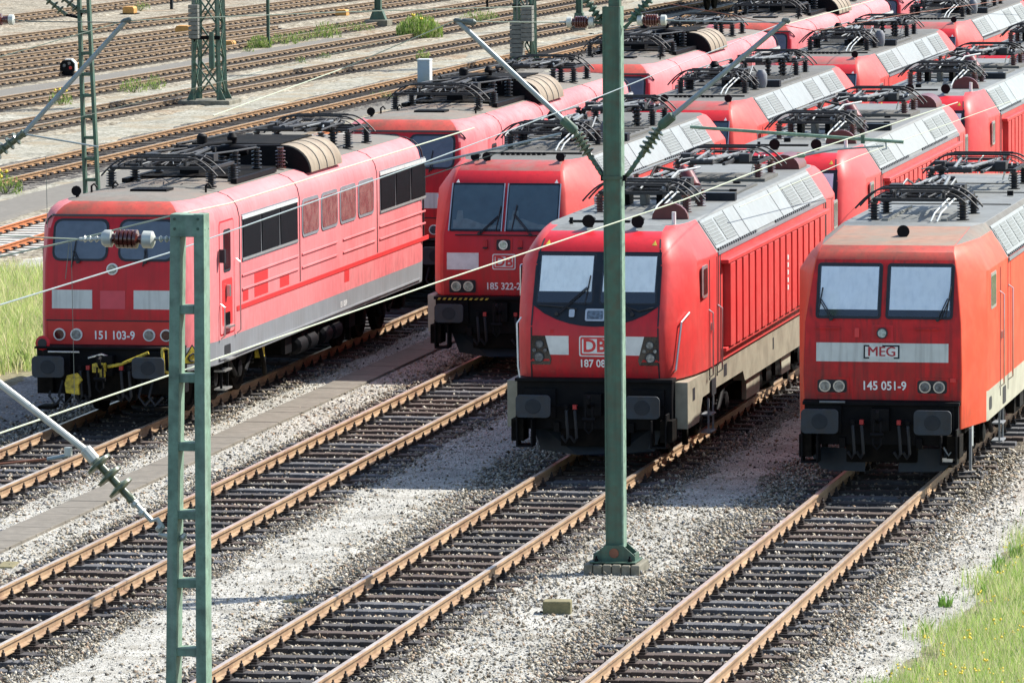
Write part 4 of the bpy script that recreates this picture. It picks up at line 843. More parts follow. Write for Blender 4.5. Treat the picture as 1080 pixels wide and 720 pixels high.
def make_187(loc):
    t = thing('electric_locomotive', 'cherry red locomotive numbered 187 083 with ribbed sides and black window surround', 'locomotive', loc, 0, 'ribbed sided red locomotives')
    L = 18.9
    rows = [(1.38, 1.49, 1.02, .74, 2.5), (1.70, 1.49, 1.03, .66, 2.5), (2.25, 1.49, 1.03, .66, 2.5), (2.58, 1.49, 1.03, .80, 2.5), (3.20, 1.49, 1.00, 1.08, 2.6), (3.45, 1.33, .97, 1.22, 2.65), (3.60, 1.23, .94, 1.42, 2.7), (3.69, 1.17, .91, 1.72, 2.8), (3.745, 1.13, .88, 2.2, 3.0)]
    B = Body(rows, L, PROF_R, [3.55, L - 3.55])
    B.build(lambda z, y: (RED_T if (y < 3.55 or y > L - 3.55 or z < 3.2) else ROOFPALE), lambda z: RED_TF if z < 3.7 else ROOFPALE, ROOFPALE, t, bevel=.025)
    fn = B.front()
    # mask
    mk = [(-1.0, 3.44), (1.0, 3.44), (1.03, 2.60)] + [(1.03 - 2.06 * k / 10, 2.60 - .35 * (1 - (1 - k / 5) ** 2) ** .8) for k in range(1, 10)] + [(-1.03, 2.60)]
    b = MB(); n = len(mk); ym = lambda x, z: B.F(z)
    zz = np.linspace(2.25, 3.44, 9)
    # split the mask at the surface kink so that it lies on the nose
    up = [(-1.0, 3.44), (1.0, 3.44), (1.03, 2.60), (-1.03, 2.60)]; lo = [(1.03, 2.60)] + mk[3:-1] + [(-1.03, 2.60)]
    plate(b, [(-1.0, 3.40), (1.0, 3.40), (1.0, 3.20), (-1.0, 3.20)], fn, SKIRT, -.02, .010); plate(b, [(-1.0, 3.20), (1.0, 3.20), (1.03, 2.58), (-1.03, 2.58)], fn, SKIRT, -.02, .010)
    plate(b, [(a, min(c, 2.582)) for a, c in lo], fn, SKIRT, -.02, .010); b.obj('window_mask', t, smooth=0)
    for x0, x1 in ((-.95, -.07), (.07, .95)): windscreen(t, B, x0, x1, 2.62, 3.35, None, r=.03, blind=BLIND, dark_h=.17, fw=.025)
    b = MB(); plate(b, rr(-.16, .16, 2.34, 2.53, .03), fn, CHROME, 0, .03); o = b.obj('top_light', t, smooth=0); b = MB(); plate(b, rr(-.13, .13, 2.37, 2.50, .02), fn, LENS, 0, .036); b.obj('lens', o, smooth=0)
    b = MB(); plate(b, rr(-.42, -.33, 2.40, 2.52, .02), fn, CHROME, 0, .05); b.obj('camera_housing', t, smooth=0)
    for x0, x1, z1 in ((-.62, -.16, 2.86), (.60, .18, 2.84)): wiper(t, B, x0, 2.45, x1, z1)
    b = MB(); b.tube([(-.93, B.F(2.58) - .03, 2.58), (-.5, B.F(2.55) - .03, 2.55), (-.3, B.F(2.5) - .03, 2.52)], .014, RUBBER, 6); b.tube([(.93, B.F(2.55) - .03, 2.55), (.7, B.F(2.5) - .03, 2.5), (.5, B.F(2.55) - .03, 2.56)], .014, RUBBER, 6); b.obj('mask_rail', t)
    for sg in (-1, 1):
        b = MB(); plate(b, [(sg * 1.02, 2.10), (sg * .80, 2.10), (sg * .70, 1.72), (sg * .72, 1.64), (sg * 1.02, 1.64)], fn, GLASSK, -.02, .012); o = b.obj('headlight', t, smooth=0)
        for x, z, r in ((.90, 1.76, .085), (.89, 1.965, .07), (.975, 1.87, .035), (.80, 1.87, .035)): lamp(o, lambda a, c, d: fn(a, c, d * .5 + .006), sg * x, z, r, LENS, BUFF, 'reflector')
        b = MB(); plate(b, [(sg * .80, 2.10), (sg * .42, 2.10), (sg * .42, 1.80), (sg * .725, 1.80)], fn, WHITEP, -.01, .007); b.obj('white_panel', t, smooth=0)
        b = MB()
        for a, c in ((1.40, 1.69), (1.71, 2.24), (2.26, 2.57), (2.59, 3.19), (3.21, 3.44), (3.46, 3.59)):
            b.add([(sg * (np.interp(a, [1.38, 3.2, 3.7], [1.03, 1.01, .92]) - .012), B.F(a) - .006, a), (sg * (np.interp(a, [1.38, 3.2, 3.7], [1.03, 1.01, .92]) + .012), B.F(a) - .006, a), (sg * (np.interp(c, [1.38, 3.2, 3.7], [1.03, 1.01, .92]) + .012), B.F(c) - .006, c), (sg * (np.interp(c, [1.38, 3.2, 3.7], [1.03, 1.01, .92]) - .012), B.F(c) - .006, c)], [(0, 1, 2, 3)], RUBBER)
        b.obj('panel_joint', t, smooth=0)
        b = MB(); b.prism([(sg * .86 - .04, 3.50), (sg * .86 + .04, 3.50), (sg * .86, 3.57)], fn, YEL, 0, .006); b.obj('warning_triangle', t, smooth=0)
    b = MB(); plate(b, [(-.72, 1.52), (-.66, 1.52), (-.66, 2.2), (-.72, 2.2)], fn, RED_TF, -.01, .004); b.obj('hatch_joint', t, smooth=0)
    db_logo(t, B, 0.0, 1.94, .46, .29); digits(t, fn, 0, 1.66, '187 083', .17)
    modern_beam(t, zt=1.40); buffers(t, wd=.28, ht=.18); coupling(t)
    b = MB(); b.tube([(-1.20, .60, 1.42), (-1.22, .55, 1.62), (-1.24, .58, 2.3), (-1.20, .72, 2.38)], .014, WHITEP, 7); b.obj('handrail', t)
    handrail(t, [(1.22, .92, 1.52), (1.27, .86, 1.56), (1.33, 1.05, 2.3), (1.40, 1.38, 2.42), (1.38, 1.50, 2.40)], .018)
    b = MB(); plate(b, [(-1.15, .98), (1.15, .98), (1.15, 1.0), (-1.15, 1.0)], lambda a, c, d: (a, .55 - d, c), BLACK, -.02, 0)
    n = 16; pts = [(-1.1, .78), (1.1, .78), (.92, .26), (.3, .20), (-.3, .20), (-.92, .26)]
    b.prism(pts, lambda a, c, d: (a, .62 - d + .25 * abs(a), c), SKIRT, -.03, 0); b.obj('rail_guard', t, smooth=0)
    cab_side(t, B, L, (2.12, 2.58), (2.78, 3.5), 3.10, 1.2)
    # khaki sill
    for sg in (-1, 1):
        b = MB(); x = sg * 1.46
        pts = [(.85, 1.36), (L - .85, 1.36), (L - .85, .62), (L - 1.9, .62), (L - 2.25, .98), (L - 3.3, .98), (L - 3.5, .98), (L - 3.8, 1.0), (L / 2 + 3.2, 1.0), (L / 2 + 3, .82), (L / 2 - 3, .82), (L / 2 - 3.2, 1.0), (3.8, 1.0), (2.25, .98), (1.9, .62), (.85, .62)]
        b.prism(pts, lambda y, z, d: (x + sg * d, y, z), KHAKI, -.2, 0); o = b.obj('sill', t, smooth=0)
        for y, z, w in ((1.3, 1.12, .22), (4.3, 1.2, .3), (9.4, 1.15, .12)):
            q = MB(); q.prism([(y, z - .1), (y + w, z - .1), (y + w, z + .1), (y, z + .1)], lambda a, c, d: (x + sg * d, a, c), RUBBER, 0, .004); q.obj('opening', o, smooth=0)
        b = MB(); b.box(sg * 1.30 - .06, sg * 1.30 + .06, 7.2, 8.6, .42, .80, KHAKI); b.box(sg * 1.30 - .06, sg * 1.30 + .06, 11.0, 12.0, .45, .80, BEIGE); b.obj('equipment_box', t, smooth=0)
        # ribs
        s1 = B.side(sg); b = MB(); y = 4.15
        while y < L - 4.4: b.prism([(y, 1.62), (y + .49, 1.62), (y + .49, 2.98), (y, 2.98)], s1, RED_T, -.01, .12); y += .655
        b.obj('side_ribs', t, bevel=.012, smooth=0)
        b = MB(); plate(b, [(3.9, 2.99), (L - 3.9, 2.99), (L - 3.9, 3.06), (3.9, 3.06)], s1, RED_T, -.01, .13); plate(b, [(3.9, 1.55), (L - 3.9, 1.55), (L - 3.9, 1.615), (3.9, 1.615)], s1, RED_T, -.01, .085); b.obj('rib_frame', t, bevel=.01, smooth=0)
        b = MB()
        for yy in (3.62, 3.80, L - 3.62, L - 3.80): plate(b, [(yy, 1.38), (yy + .05, 1.38), (yy + .05, 3.18), (yy, 3.18)], s1, RUBBER, -.01, .006)
        b.obj('panel_joint', t, smooth=0)
        b = MB()
        for q in range(5): plate(b, [(10.1, 2.02 + q * .13), (10.22, 2.02 + q * .13), (10.22, 2.10 + q * .13), (10.1, 2.10 + q * .13)], s1, WHITEP, .11, .127)
        b.obj('side_marking', t, smooth=0)
    P = ALU
    roof_sides(t, B, L, 3.6, L - 3.6, [(3.6, 5.9, P, 2), (5.9, 7.0, P, 0), (7.0, 10.6, P, 0), (10.6, 11.8, P, 0), (11.8, L - 3.6, P, 3)])
    zr = 3.75
    b = MB(); b.box(-.15, 1.12, 7.55, 7.75, zr, zr + .13, SKIRT); b.box(-1.12, .9, 7.75, L - 7.6, zr, zr + .03, ROOFGREY)
    for y in np.arange(8.2, L - 7.8, 1.1): b.box(-1.05, .85, y, y + .03, zr + .03, zr + .06, ROOFPALE)
    b.box(-.9, .9, L - 6.8, L - 5.3, zr, zr + .05, ROOFGREY)
    for x, y in ((.6, 7.0), (.8, 9.3), (.55, 11.2), (-.4, 4.0)): b.box(x - .06, x + .06, y - .05, y + .05, zr, zr + .07, BLACK)
    b.obj('roof_hatch', t, smooth=0)
    for x in (-.30, .50):
        b = MB(); b.lathe((x, 1.95, zr + .09), (0, -1, 0), [(-.3, .03), (0, .035), (.1, .06), (.16, .105), (.17, .105)], BLACK, 14); b.lathe((x, 2.02, zr - .1), (0, 0, 1), [(0, .03), (.18, .03)], BLACK, 8); b.obj('horn', t)
    b = MB(); b.tube([(.98, 2.4, zr - .02), (.98, 2.4, zr + .2)], .035, WHITEP, 8); b.tube([(-.7, 2.4, zr - .02), (-.7, 2.4, zr + .1)], .03, BLACK, 8); b.box(-.8, .2, 2.7, 2.8, zr, zr + .03, BLACK); b.obj('antenna', t)
    # maroon end caps
    for yy, dr in ((L - 3.6, 1), (3.6, -1)):
        b = MB(); arc = [(.30 * math.cos(a) + .72, zr + .0 + .26 * math.sin(a)) for a in [math.pi * k / 10 for k in range(11)]]
        b.prism(arc, lambda a, c, d: (a, yy + dr * d, c), MAROON, 0, .9 if dr > 0 else .1); b.obj('bushing_cover', t, smooth=30)
    roof_gear(t, L, zr, INSULB, 4.95, L - 5.0, wide=.98)
    q = MB(); q.lathe((.55, 6.9, zr + .22), (-.35, .5, .45), [(0, .06), (.04, .13), (.42, .13), (.46, .07), (.6, .05)], MAROON, 14); q.obj('voltage_transformer', t, smooth=40)
    q = MB(); q.lathe((-.15, 8.6, zr + .15), (.4, .2, .5), [(0, .06), (.04, .11), (.36, .11), (.4, .06)], MAROON, 14); q.obj('voltage_transformer', t, smooth=40)
    q = MB(); q.lathe((.2, 6.3, zr + .22), (1, .1, 0), [(0, .05), (.05, .12), (.5, .12), (.55, .05)], ARMG, 12); q.tube([(.1, 6.3, zr + .3), (.3, 6.7, zr + .55), (.62, 7.0, zr + .6)], .02, WHITEP, 6); q.tube([(-.2, 6.3, zr + .3), (-.1, 6.8, zr + .62), (.2, 7.4, zr + .5)], .025, BLACK, 6)
    for k in range(4): q.box(-.6 + k * .28, -.5 + k * .28, 6.5, 6.9, zr, zr + .3, ARMG if k % 2 else BLACK)
    q.obj('circuit_breaker', t)
    roof_line(t, L, zr, INSULB, [(-.75, 6.8), (-.8, 8.8), (-.8, 10.8), (-.75, 12.6)])
    undergear(t, L, 2, .6, 2.6, (4.25,), .9)
    return t

def make_185(loc):
    t = thing('electric_locomotive', 'red locomotive numbered 185 322-2 with dark uncovered windscreens', 'locomotive', loc, 0, 'smooth sided red locomotives in the second row')
    L = 18.9
    rows = [(1.30, 1.49, 1.12, .78, 1.7), (1.75, 1.49, 1.13, .74, 1.7), (2.42, 1.49, 1.12, .78, 1.75), (3.20, 1.49, 1.02, 1.12, 2.1), (3.40, 1.36, 1.0, 1.22, 2.2), (3.58, 1.24, .97, 1.40, 2.3), (3.68, 1.17, .94, 1.64, 2.5), (3.74, 1.13, .90, 2.05, 2.8)]
    B = Body(rows, L, [(0, 0), (.2, .04), (.5, .3), (.85, .8), (1, 1)], [3.55, L - 3.55])
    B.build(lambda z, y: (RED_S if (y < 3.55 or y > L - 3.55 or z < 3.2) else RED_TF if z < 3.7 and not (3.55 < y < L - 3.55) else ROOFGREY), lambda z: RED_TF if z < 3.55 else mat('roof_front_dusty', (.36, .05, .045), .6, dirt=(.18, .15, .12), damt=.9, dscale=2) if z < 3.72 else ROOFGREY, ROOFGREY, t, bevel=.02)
    fn = B.front()
    for x0, x1 in ((-.99, -.06), (.06, .99)): windscreen(t, B, x0, x1, 2.53, 3.33, GLASSD, r=.02, fw=.035, frame=SKIRT)
    b = MB()
    for x in (-1.03, -.035, .035, 1.03): b.beam((x, B.F(2.5) - .03, 2.5), (x * .99, B.F(3.36) - .03, 3.36), .02, .02, CHROME)
    b.obj('window_trim', t, smooth=0)
    wiper(t, B, -.45, 2.46, -.12, 2.78); wiper(t, B, .52, 2.44, .18, 2.80)
    b = MB(); plate(b, rr(-.16, .18, 2.12, 2.38, .02), fn, RED_F, 0, .012); plate(b, rr(-.12, .14, 2.15, 2.35, .03), fn, RUBBER, 0, .02); b.obj('lamp_surround', t, smooth=0); lamp(t, lambda a, c, d: fn(a, c, d + .01), .01, 2.25, .085, LENS, CHROME, 'top_light')
    for sg in (-1, 1):
        b = MB(); plate(b, rr(sg * .77 - .25, sg * .77 + .25, 1.36, 1.60, .03), fn, RUBBER, -.01, .012); o = b.obj('headlight', t, smooth=0)
        for dx in (-.115, .115): lamp(o, lambda a, c, d: fn(a, c, d + .004), sg * .77 + dx, 1.48, .095, LENS, CHROME, 'reflector')
        x0, x1 = sorted((sg * 1.06, sg * .46)); b = MB(); plate(b, [(x0, 1.79), (x1, 1.79), (x1, 2.10), (x0, 2.10)], fn, WHITEP, -.01, .006); b.obj('white_panel', t, smooth=0)
        b = MB(); plate(b, [(sg * .33 - .04, 2.2), (sg * .33 + .04, 2.2), (sg * .33 + .04, 2.34), (sg * .33 - .04, 2.34)], fn, RED_F, 0, .04); b.box(sg * .33 - .04, sg * .33 + .04, B.F(2.2) - .08, B.F(2.2), 2.18, 2.21, RUBBER); b.obj('step_bracket', t, smooth=0)
        b = MB(); b.prism([(sg * .93 - .035, 3.37), (sg * .93 + .035, 3.37), (sg * .93, 3.43)], fn, WHITEP, 0, .008); b.obj('white_triangle', t, smooth=0)
    b = MB(); b.tube([(-.9, B.F(2.42) - .03, 2.43), (.9, B.F(2.42) - .03, 2.43)], .012, RUBBER, 6); b.obj('grab_rail', t)
    db_logo(t, B, 0.02, 1.94, .40, .25); digits(t, fn, 0, 1.48, '185 322-2', .18)
    modern_beam(t, zt=1.27); buffers(t, wd=.27, ht=.17); coupling(t)
    b = MB()
    for k in range(10): plate(b, [(-1.2 + k * .1, 1.245), (-1.15 + k * .1, 1.245), (-1.12 + k * .1, 1.285), (-1.17 + k * .1, 1.285)], lambda a, c, d: (a, .515 - d, c), YEL, 0, .006)
    b.obj('hazard_stripes', t, smooth=0)
    b = MB(); b.prism([(-1.05, .74), (1.05, .74), (.85, .24), (.25, .18), (-.25, .18), (-.85, .24)], lambda a, c, d: (a, .60 - d + .25 * abs(a), c), SKIRT, -.03, 0); b.obj('rail_guard', t, smooth=0)
    cab_side(t, B, L, (2.0, 2.55), (2.75, 3.5), 3.08, 1.2)
    for sg in (-1, 1):
        s1 = B.side(sg)
        b = MB(); b.prism([(.9, 1.30), (L - .9, 1.30), (L - .9, .62), (L - 1.9, .62), (L - 2.2, .95), (2.2, .95), (1.9, .62), (.9, .62)], lambda y, z, d: (sg * (1.46 + d), y, z), BEIGE, -.15, 0); b.obj('sill', t, smooth=0)
        b = MB()
        for yy in (3.62, 6.5, 9.45, 12.4, L - 3.62): plate(b, [(yy, 1.32), (yy + .025, 1.32), (yy + .025, 3.18), (yy, 3.18)], s1, RED_TF, -.01, .004)
        b.obj('panel_joint', t, smooth=0)
    roof_sides(t, B, L, 3.6, L - 3.6, [(3.6, 6.2, ALU, 2), (6.2, 7.2, ALU, 0), (7.2, 10.4, ALU, 0), (10.4, 11.9, ALU, 1), (11.9, 13.0, ALU, 0), (13.0, L - 3.6, ALU, 2)])
    zr = 3.745
    b = MB(); b.box(-.2, 1.12, 7.45, 7.7, zr, zr + .15, SKIRT); b.box(-1.1, 1.0, 7.7, L - 7.5, zr, zr + .04, ROOFGREY)
    for y in np.arange(8.0, L - 7.8, .5): b.box(-.95, .9, y, y + .04, zr + .04, zr + .055, BLACK)
    for k in range(9): b.box(-.55 + k * .1, -.49 + k * .1, 3.3, 3.4, zr, zr + .05, BLACK)
    b.box(-.9, .95, 3.6, 3.66, zr, zr + .03, BLACK); b.obj('roof_hatch', t, smooth=0)
    for x in (-.72, -.5, .90):
        b = MB(); b.lathe((x, 1.9, zr + .07), (0, -1, 0), [(-.25, .03), (0, .035), (.1, .05), (.15, .085), (.16, .085)], BLACK, 12); b.lathe((x, 1.98, zr - .12), (0, 0, 1), [(0, .03), (.18, .03)], BLACK, 8); b.obj('horn', t)
    roof_gear(t, L, zr, INSUL, 5.0, L - 5.0, wide=.98)
    q = MB(); q.lathe((.0, 6.6, zr + .22), (1, .1, 0), [(0, .05), (.05, .12), (.5, .12), (.55, .05)], BLACK, 12); q.lathe((.75, 7.2, zr), (0, 0, 1), [(0, .1), (.1, .13), (.3, .13), (.4, .07)], GREYBAND, 12)
    for k in range(5): q.tube([(-.6 + k * .3, 6.3, zr + .25), (-.4 + k * .25, 6.9, zr + .5), (-.2 + k * .2, 7.6, zr + .3)], .02, BLACK if k % 2 else ARMG, 6)
    q.lathe((-.3, 7.1, zr + .4), (0, 0, 1), [(0, .08), (.12, .11), (.2, .06)], BLACK, 12); q.obj('circuit_breaker', t)
    roof_line(t, L, zr, INSUL, [(-.8, 6.4), (-.85, 8.6), (-.85, 10.6), (-.8, 12.4)]); roof_line(t, L, zr, INSUL, [(.35, 12.6), (.5, 12.0), (.2, 11.6)], .42)
    undergear(t, L, 2, .6, 2.6, (4.25,), .9)
    return t

def make_145(loc):
    t = thing('electric_locomotive', 'orange red locomotive numbered 145 051-9 with grey MEG band on sooty nose', 'locomotive', loc, 0)
    L = 18.9
    rows = [(.86, 1.49, 1.21, .74, 2.0), (1.34, 1.49, 1.22, .72, 2.0), (1.75, 1.49, 1.23, .70, 2.0), (2.50, 1.49, 1.21, .76, 2.0), (3.22, 1.49, 1.12, 1.02, 2.05), (3.45, 1.36, 1.08, 1.12, 2.2), (3.56, 1.28, 1.05, 1.22, 2.5), (3.65, 1.23, 1.03, 1.42, 3.0), (3.78, 1.13, 1.0, 3.6, 4.3)]
    B = Body(rows, L, [(0, 0), (.07, .015), (.93, .93), (1, 1)], [4.5, L - 4.5])
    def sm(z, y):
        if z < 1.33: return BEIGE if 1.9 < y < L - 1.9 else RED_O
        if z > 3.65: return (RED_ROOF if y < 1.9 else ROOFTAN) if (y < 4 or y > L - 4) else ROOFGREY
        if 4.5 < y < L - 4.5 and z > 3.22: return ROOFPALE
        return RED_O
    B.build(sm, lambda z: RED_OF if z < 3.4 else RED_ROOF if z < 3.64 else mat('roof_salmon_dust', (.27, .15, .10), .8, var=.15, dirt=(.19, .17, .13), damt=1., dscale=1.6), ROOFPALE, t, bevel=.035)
    fn = B.front()
    for x0, x1 in ((-1.01, -.07), (.08, 1.05)): windscreen(t, B, x0, x1, 2.60, 3.36, None, r=.03, blind=BLINDB, dark_h=.10, fw=.04)
    wiper(t, B, -.80, 2.56, -1.0, 2.85); wiper(t, B, .86, 2.56, 1.0, 2.88)
    b = MB(); plate(b, rr(-.17, .17, 2.22, 2.47, .01), fn, RED_F, 0, .010); plate(b, rr(-.13, .13, 2.25, 2.44, .02), fn, RED_OF, 0, .014); b.obj('lamp_surround', t, smooth=0); lamp(t, lambda a, c, d: fn(a, c, d + .01), 0, 2.345, .085, LENS, BUFF, 'top_light')
    b = MB(); plate(b, [(-1.03, 1.90), (1.03, 1.90), (1.03, 2.19), (-1.03, 2.19)], fn, GREYP, -.01, .007); o = b.obj('grey_band', t, smooth=0)
    b = MB(); plate(b, [(-.29, 1.95), (.27, 1.95), (.27, 2.16), (-.29, 2.16)], fn, SKIRT, 0, .010); plate(b, [(-.265, 1.975), (.245, 1.975), (.245, 2.135), (-.265, 2.135)], fn, WHITEP, 0, .013)
    plate(b, [(-.20, 1.945), (.18, 1.945), (.18, 1.985), (-.20, 1.985)], fn, GREYP, 0, .0145); plate(b, [(-.20, 2.125), (.0, 2.125), (.0, 2.165), (-.20, 2.165)], fn, GREYP, 0, .0145); b.obj('emblem_frame', o, smooth=0)
    textpart('lettering', o, 'MEG', .21, lambda a, c, d: fn(a - .01, c + 2.055, d), .019, mat('emblem_red', (.36, .02, .03), .6), 0., 1.05)
    textpart('lettering', o, 'MEG', .21, lambda a, c, d: fn(a - .002, c + 2.055, d), .0205, mat('emblem_red', (.36, .02, .03), .6), 0., 1.05)
    for sg in (-1, 1):
        b = MB(); plate(b, rr(sg * .78 - .27, sg * .78 + .27, 1.38, 1.66, .02), fn, RED_OF, -.01, .014); plate(b, rr(sg * .78 - .23, sg * .78 + .23, 1.42, 1.62, .04), fn, RUBBER, 0, .018); o = b.obj('headlight', t, smooth=0)
        for dx in (-.11, .11): lamp(o, lambda a, c, d: fn(a, c, d + .01), sg * .78 + dx, 1.52, .092, LENS if sg * dx < .0 or True else LENSR, CHROME, 'reflector')
        b = MB(); plate(b, [(sg * .78 - .28, 2.40), (sg * .78 + .12, 2.40), (sg * .78 + .12, 2.425), (sg * .78 - .28, 2.425)], fn, RED_OF, 0, .03); b.obj('grab_rail', t, smooth=0)
    b = MB(); plate(b, [(-.43, 2.28), (-.36, 2.28), (-.36, 2.42), (-.43, 2.42)], fn, RED_DARKP, 0, .03); b.obj('tail_bracket', t, smooth=0)
    b = MB(); plate(b, [(1.06, 1.60), (1.15, 1.60), (1.15, 1.66), (1.06, 1.66)], fn, RED_DARKP, 0, .03); b.obj('lamp_bracket', t, smooth=0)
    digits(t, fn, .03, 1.525, '145 051-9', .19)
    b = MB(); b.box(-1.22, 1.22, .62, .74, 1.25, 1.31, BLACK); b.obj('front_ledge', t, smooth=0)
    modern_beam(t, zt=1.26, wd=1.2); buffers(t, wd=.29, ht=.19); coupling(t); plow(t, .55, .20, .62, 1.12)
    b = MB()
    b.tube([(-.95, .5, 1.29), (-.55, .5, 1.29)], .018, ARMG, 6)
    b.tube([(1.12, .4, .75), (1.16, .38, .62), (1.08, .36, .5), (1.0, .38, .62)], .022, ARMG, 6); b.box(.98, 1.14, .36, .42, .40, .46, CHROME); b.obj('brake_cock', t)
    b = MB(); b.lathe((1.32, 1.3, .55), (0, 0, 1), [(0, .022), (.35, .022)], WHITEP, 6); b.box(1.30, 1.34, 1.1, 1.14, .2, .85, GREYBAND); b.obj('pipe', t)
    cab_side(t, B, L, (2.30, 2.98), (3.55, 4.55), 3.15, 1.1, mt_win=mat('glass_green_reflect', (.03, .05, .02), .06, var=.9, scale=5), rail=True)
    for sg in (-1, 1):
        s1 = B.side(sg); b = MB(); plate(b, rr(1.98, 2.16, 1.0, 1.32, .06), s1, RUBBER, -.01, .006) if False else None
        b = MB(); plate(b, rr(2.1, 2.42, 1.02, 1.22, .06), s1, RUBBER, -.01, .006); b.obj('side_opening', t, smooth=0)
        b = MB()
        for yy in (4.9, 7.6, 10.6, 13.4): plate(b, [(yy, 1.36), (yy + .02, 1.36), (yy + .02, 3.18), (yy, 3.18)], s1, RED_TF, -.01, .004)
        b.obj('panel_joint', t, smooth=0)
    roof_sides(t, B, L, 4.55, L - 4.55, [(4.55, 9.0, ALU, 5), (9.0, 10.4, ALU, 0), (10.4, L - 4.55, ALU, 4)])
    zr = 3.79
    b = MB(); b.lathe((.10, 2.45, 3.79), (0, -1, 0), [(-.2, .05), (0, .09), (.05, .10), (.06, .10)], BLACK, 16); b.lathe((.10, 2.5, 3.62), (0, 0, 1), [(0, .04), (.12, .04)], BLACK, 8); b.obj('horn', t)
    b = MB()
    for y in (8.2, 10.9, 13.0): b.box(-1.1, 1.1, y, y + .03, zr - .01, zr + .008, ROOFGREY)
    for x in (-.5, .45): b.box(x - .05, x + .05, 4.6, 7.5, zr - .01, zr + .03, ROOFPALE)
    for x, y in ((.5, 7.8), (-.3, 9.3), (.85, 10.2), (.9, 13.2)): b.box(x - .05, x + .05, y - .04, y + .04, zr, zr + .08, BLACK)
    b.tube([(.95, 12.6, zr), (.95, 12.6, zr + .22)], .03, WHITEP, 8)
    for k in range(5): b.tube([(-.6 + k * .2, 6.3, zr + .25), (-.5 + k * .2, 7.2, zr + .48), (-.3 + k * .15, 8.0, zr + .2)], .02, BLACK if k % 2 else ARMG, 6)
    b.obj('roof_hatch', t, smooth=0)
    roof_gear(t, L, zr, INSUL, 4.85, L - 5.6, wide=1.0)
    undergear(t, L, 2, .6, 2.6, (4.25,), .9)
    return t

a0 = make_151((XA + .09, 99.3, 0)); b0 = make_185((XB + .08, 109.7, 0)); c0 = make_187((XC, 94.25, 0)); d0 = make_145((XD + .06, 92.7, 0))
def comps(me):
    n = len(me.vertices); par = list(range(n))
    def fd(a):
        while par[a] != a: par[a] = par[par[a]]; a = par[a]
        return a
    for p in me.polygons:
        v = p.vertices; r = fd(v[0])
        for q in v[1:]: par[fd(q)] = r
    G = {}
    for i in range(n): G.setdefault(fd(i), []).append(i)
    B_ = []
    for k, vs in G.items():
        c = np.array([me.vertices[i].co[:] for i in vs]); B_.append([c.min(0) - .03, c.max(0) + .03, set([k])])
    ch = True
    while ch:
        ch = False
        for i in range(len(B_)):
            for j in range(i + 1, len(B_)):
                if (B_[i][0] <= B_[j][1]).all() and (B_[j][0] <= B_[i][1]).all():
                    B_[i] = [np.minimum(B_[i][0], B_[j][0]), np.maximum(B_[i][1], B_[j][1]), B_[i][2] | B_[j][2]]; B_.pop(j); ch = True; break
            if ch: break
    return [b_[2] for b_ in B_], fd
def split_pieces(root, names):
    for o in list(root.children_recursive):
        if o.type != 'MESH' or o.name.split('.')[0] not in names: continue
        me = o.data; gs, fd = comps(me)
        if len(gs) < 2: continue
        for g_ in gs[1:] + gs[:1]:
            m2 = me.copy(); bm = bmesh.new(); bm.from_mesh(m2); bm.verts.ensure_lookup_table()
            bmesh.ops.delete(bm, geom=[v for v in bm.verts if fd(v.index) not in g_], context='VERTS'); bm.to_mesh(m2); bm.free()
            if g_ is gs[0]: o.data = m2
            else: c = o.copy(); c.data = m2; COL.objects.link(c); c.parent = o.parent
NM = {'panel_joint', 'air_reservoir', 'roof_fittings', 'handrail', 'side_moulding', 'repaint_patch', 'roof_hatch', 'rail_guard', 'equipment_box', 'antenna', 'mask_rail', 'boarding_step', 'door', 'brake_cock', 'window_trim', 'circuit_breaker', 'rib_frame', 'rain_strip'}
for r_ in (a0, b0, c0, d0): split_pieces(r_, NM)
SKIP = ('running_number', 'side_number', 'yellow_coupling_block', 'yellow_hose', 'yellow_bracket', 'warning_plate')
ORD = ['second', 'third', 'fourth', 'fifth', 'sixth', 'seventh']
def row(src, X, Y0, dl, n, text, extra=0):
    for i in range(1, n + 1):
        c = copy_tree(src, None, SKIP); c.location = (X, Y0 + dl * i + extra, 0); [setattr(h, 'location', (0, -1.1, 0)) for h in c.children if extra and h.name.startswith('roof_hood')]; c['label'] = text % ORD[i - 1]
row(a0, XA + .09, 99.3, 22.1, 5, 'faded pink locomotive with beige roof hood, %s in line in the leftmost row', .8)
row(b0, XB + .08, 109.7, 18.95, 4, 'smooth sided red locomotive, %s in line in the row led by 185 322-2')
row(c0, XC, 94.25, 18.95, 3, 'ribbed sided red locomotive, %s in line in the row led by 187 083')
# ------------------------------------------------------------------ masts, catenary
def ins_tube(b, a, c, r, mt, n=3, disc=.09, body=.035):
    """long insulator with discs between points a and c"""
    a, c = Vector(a), Vector(c); Ln = (c - a).length; pr = [(0, body * 1.2), (Ln * .06, body * 1.2), (Ln * .08, body)]
    for k in range(n):
        t = Ln * (.14 + .72 * (k + .5) / n); pr += [(t - .035, body), (t - .012, disc), (t + .008, disc), (t + .02, body)]
    pr += [(Ln * .92, body), (Ln * .94, body * 1.2), (Ln, body * 1.2)]
    b.lathe(a, c - a, pr, mt, 12)
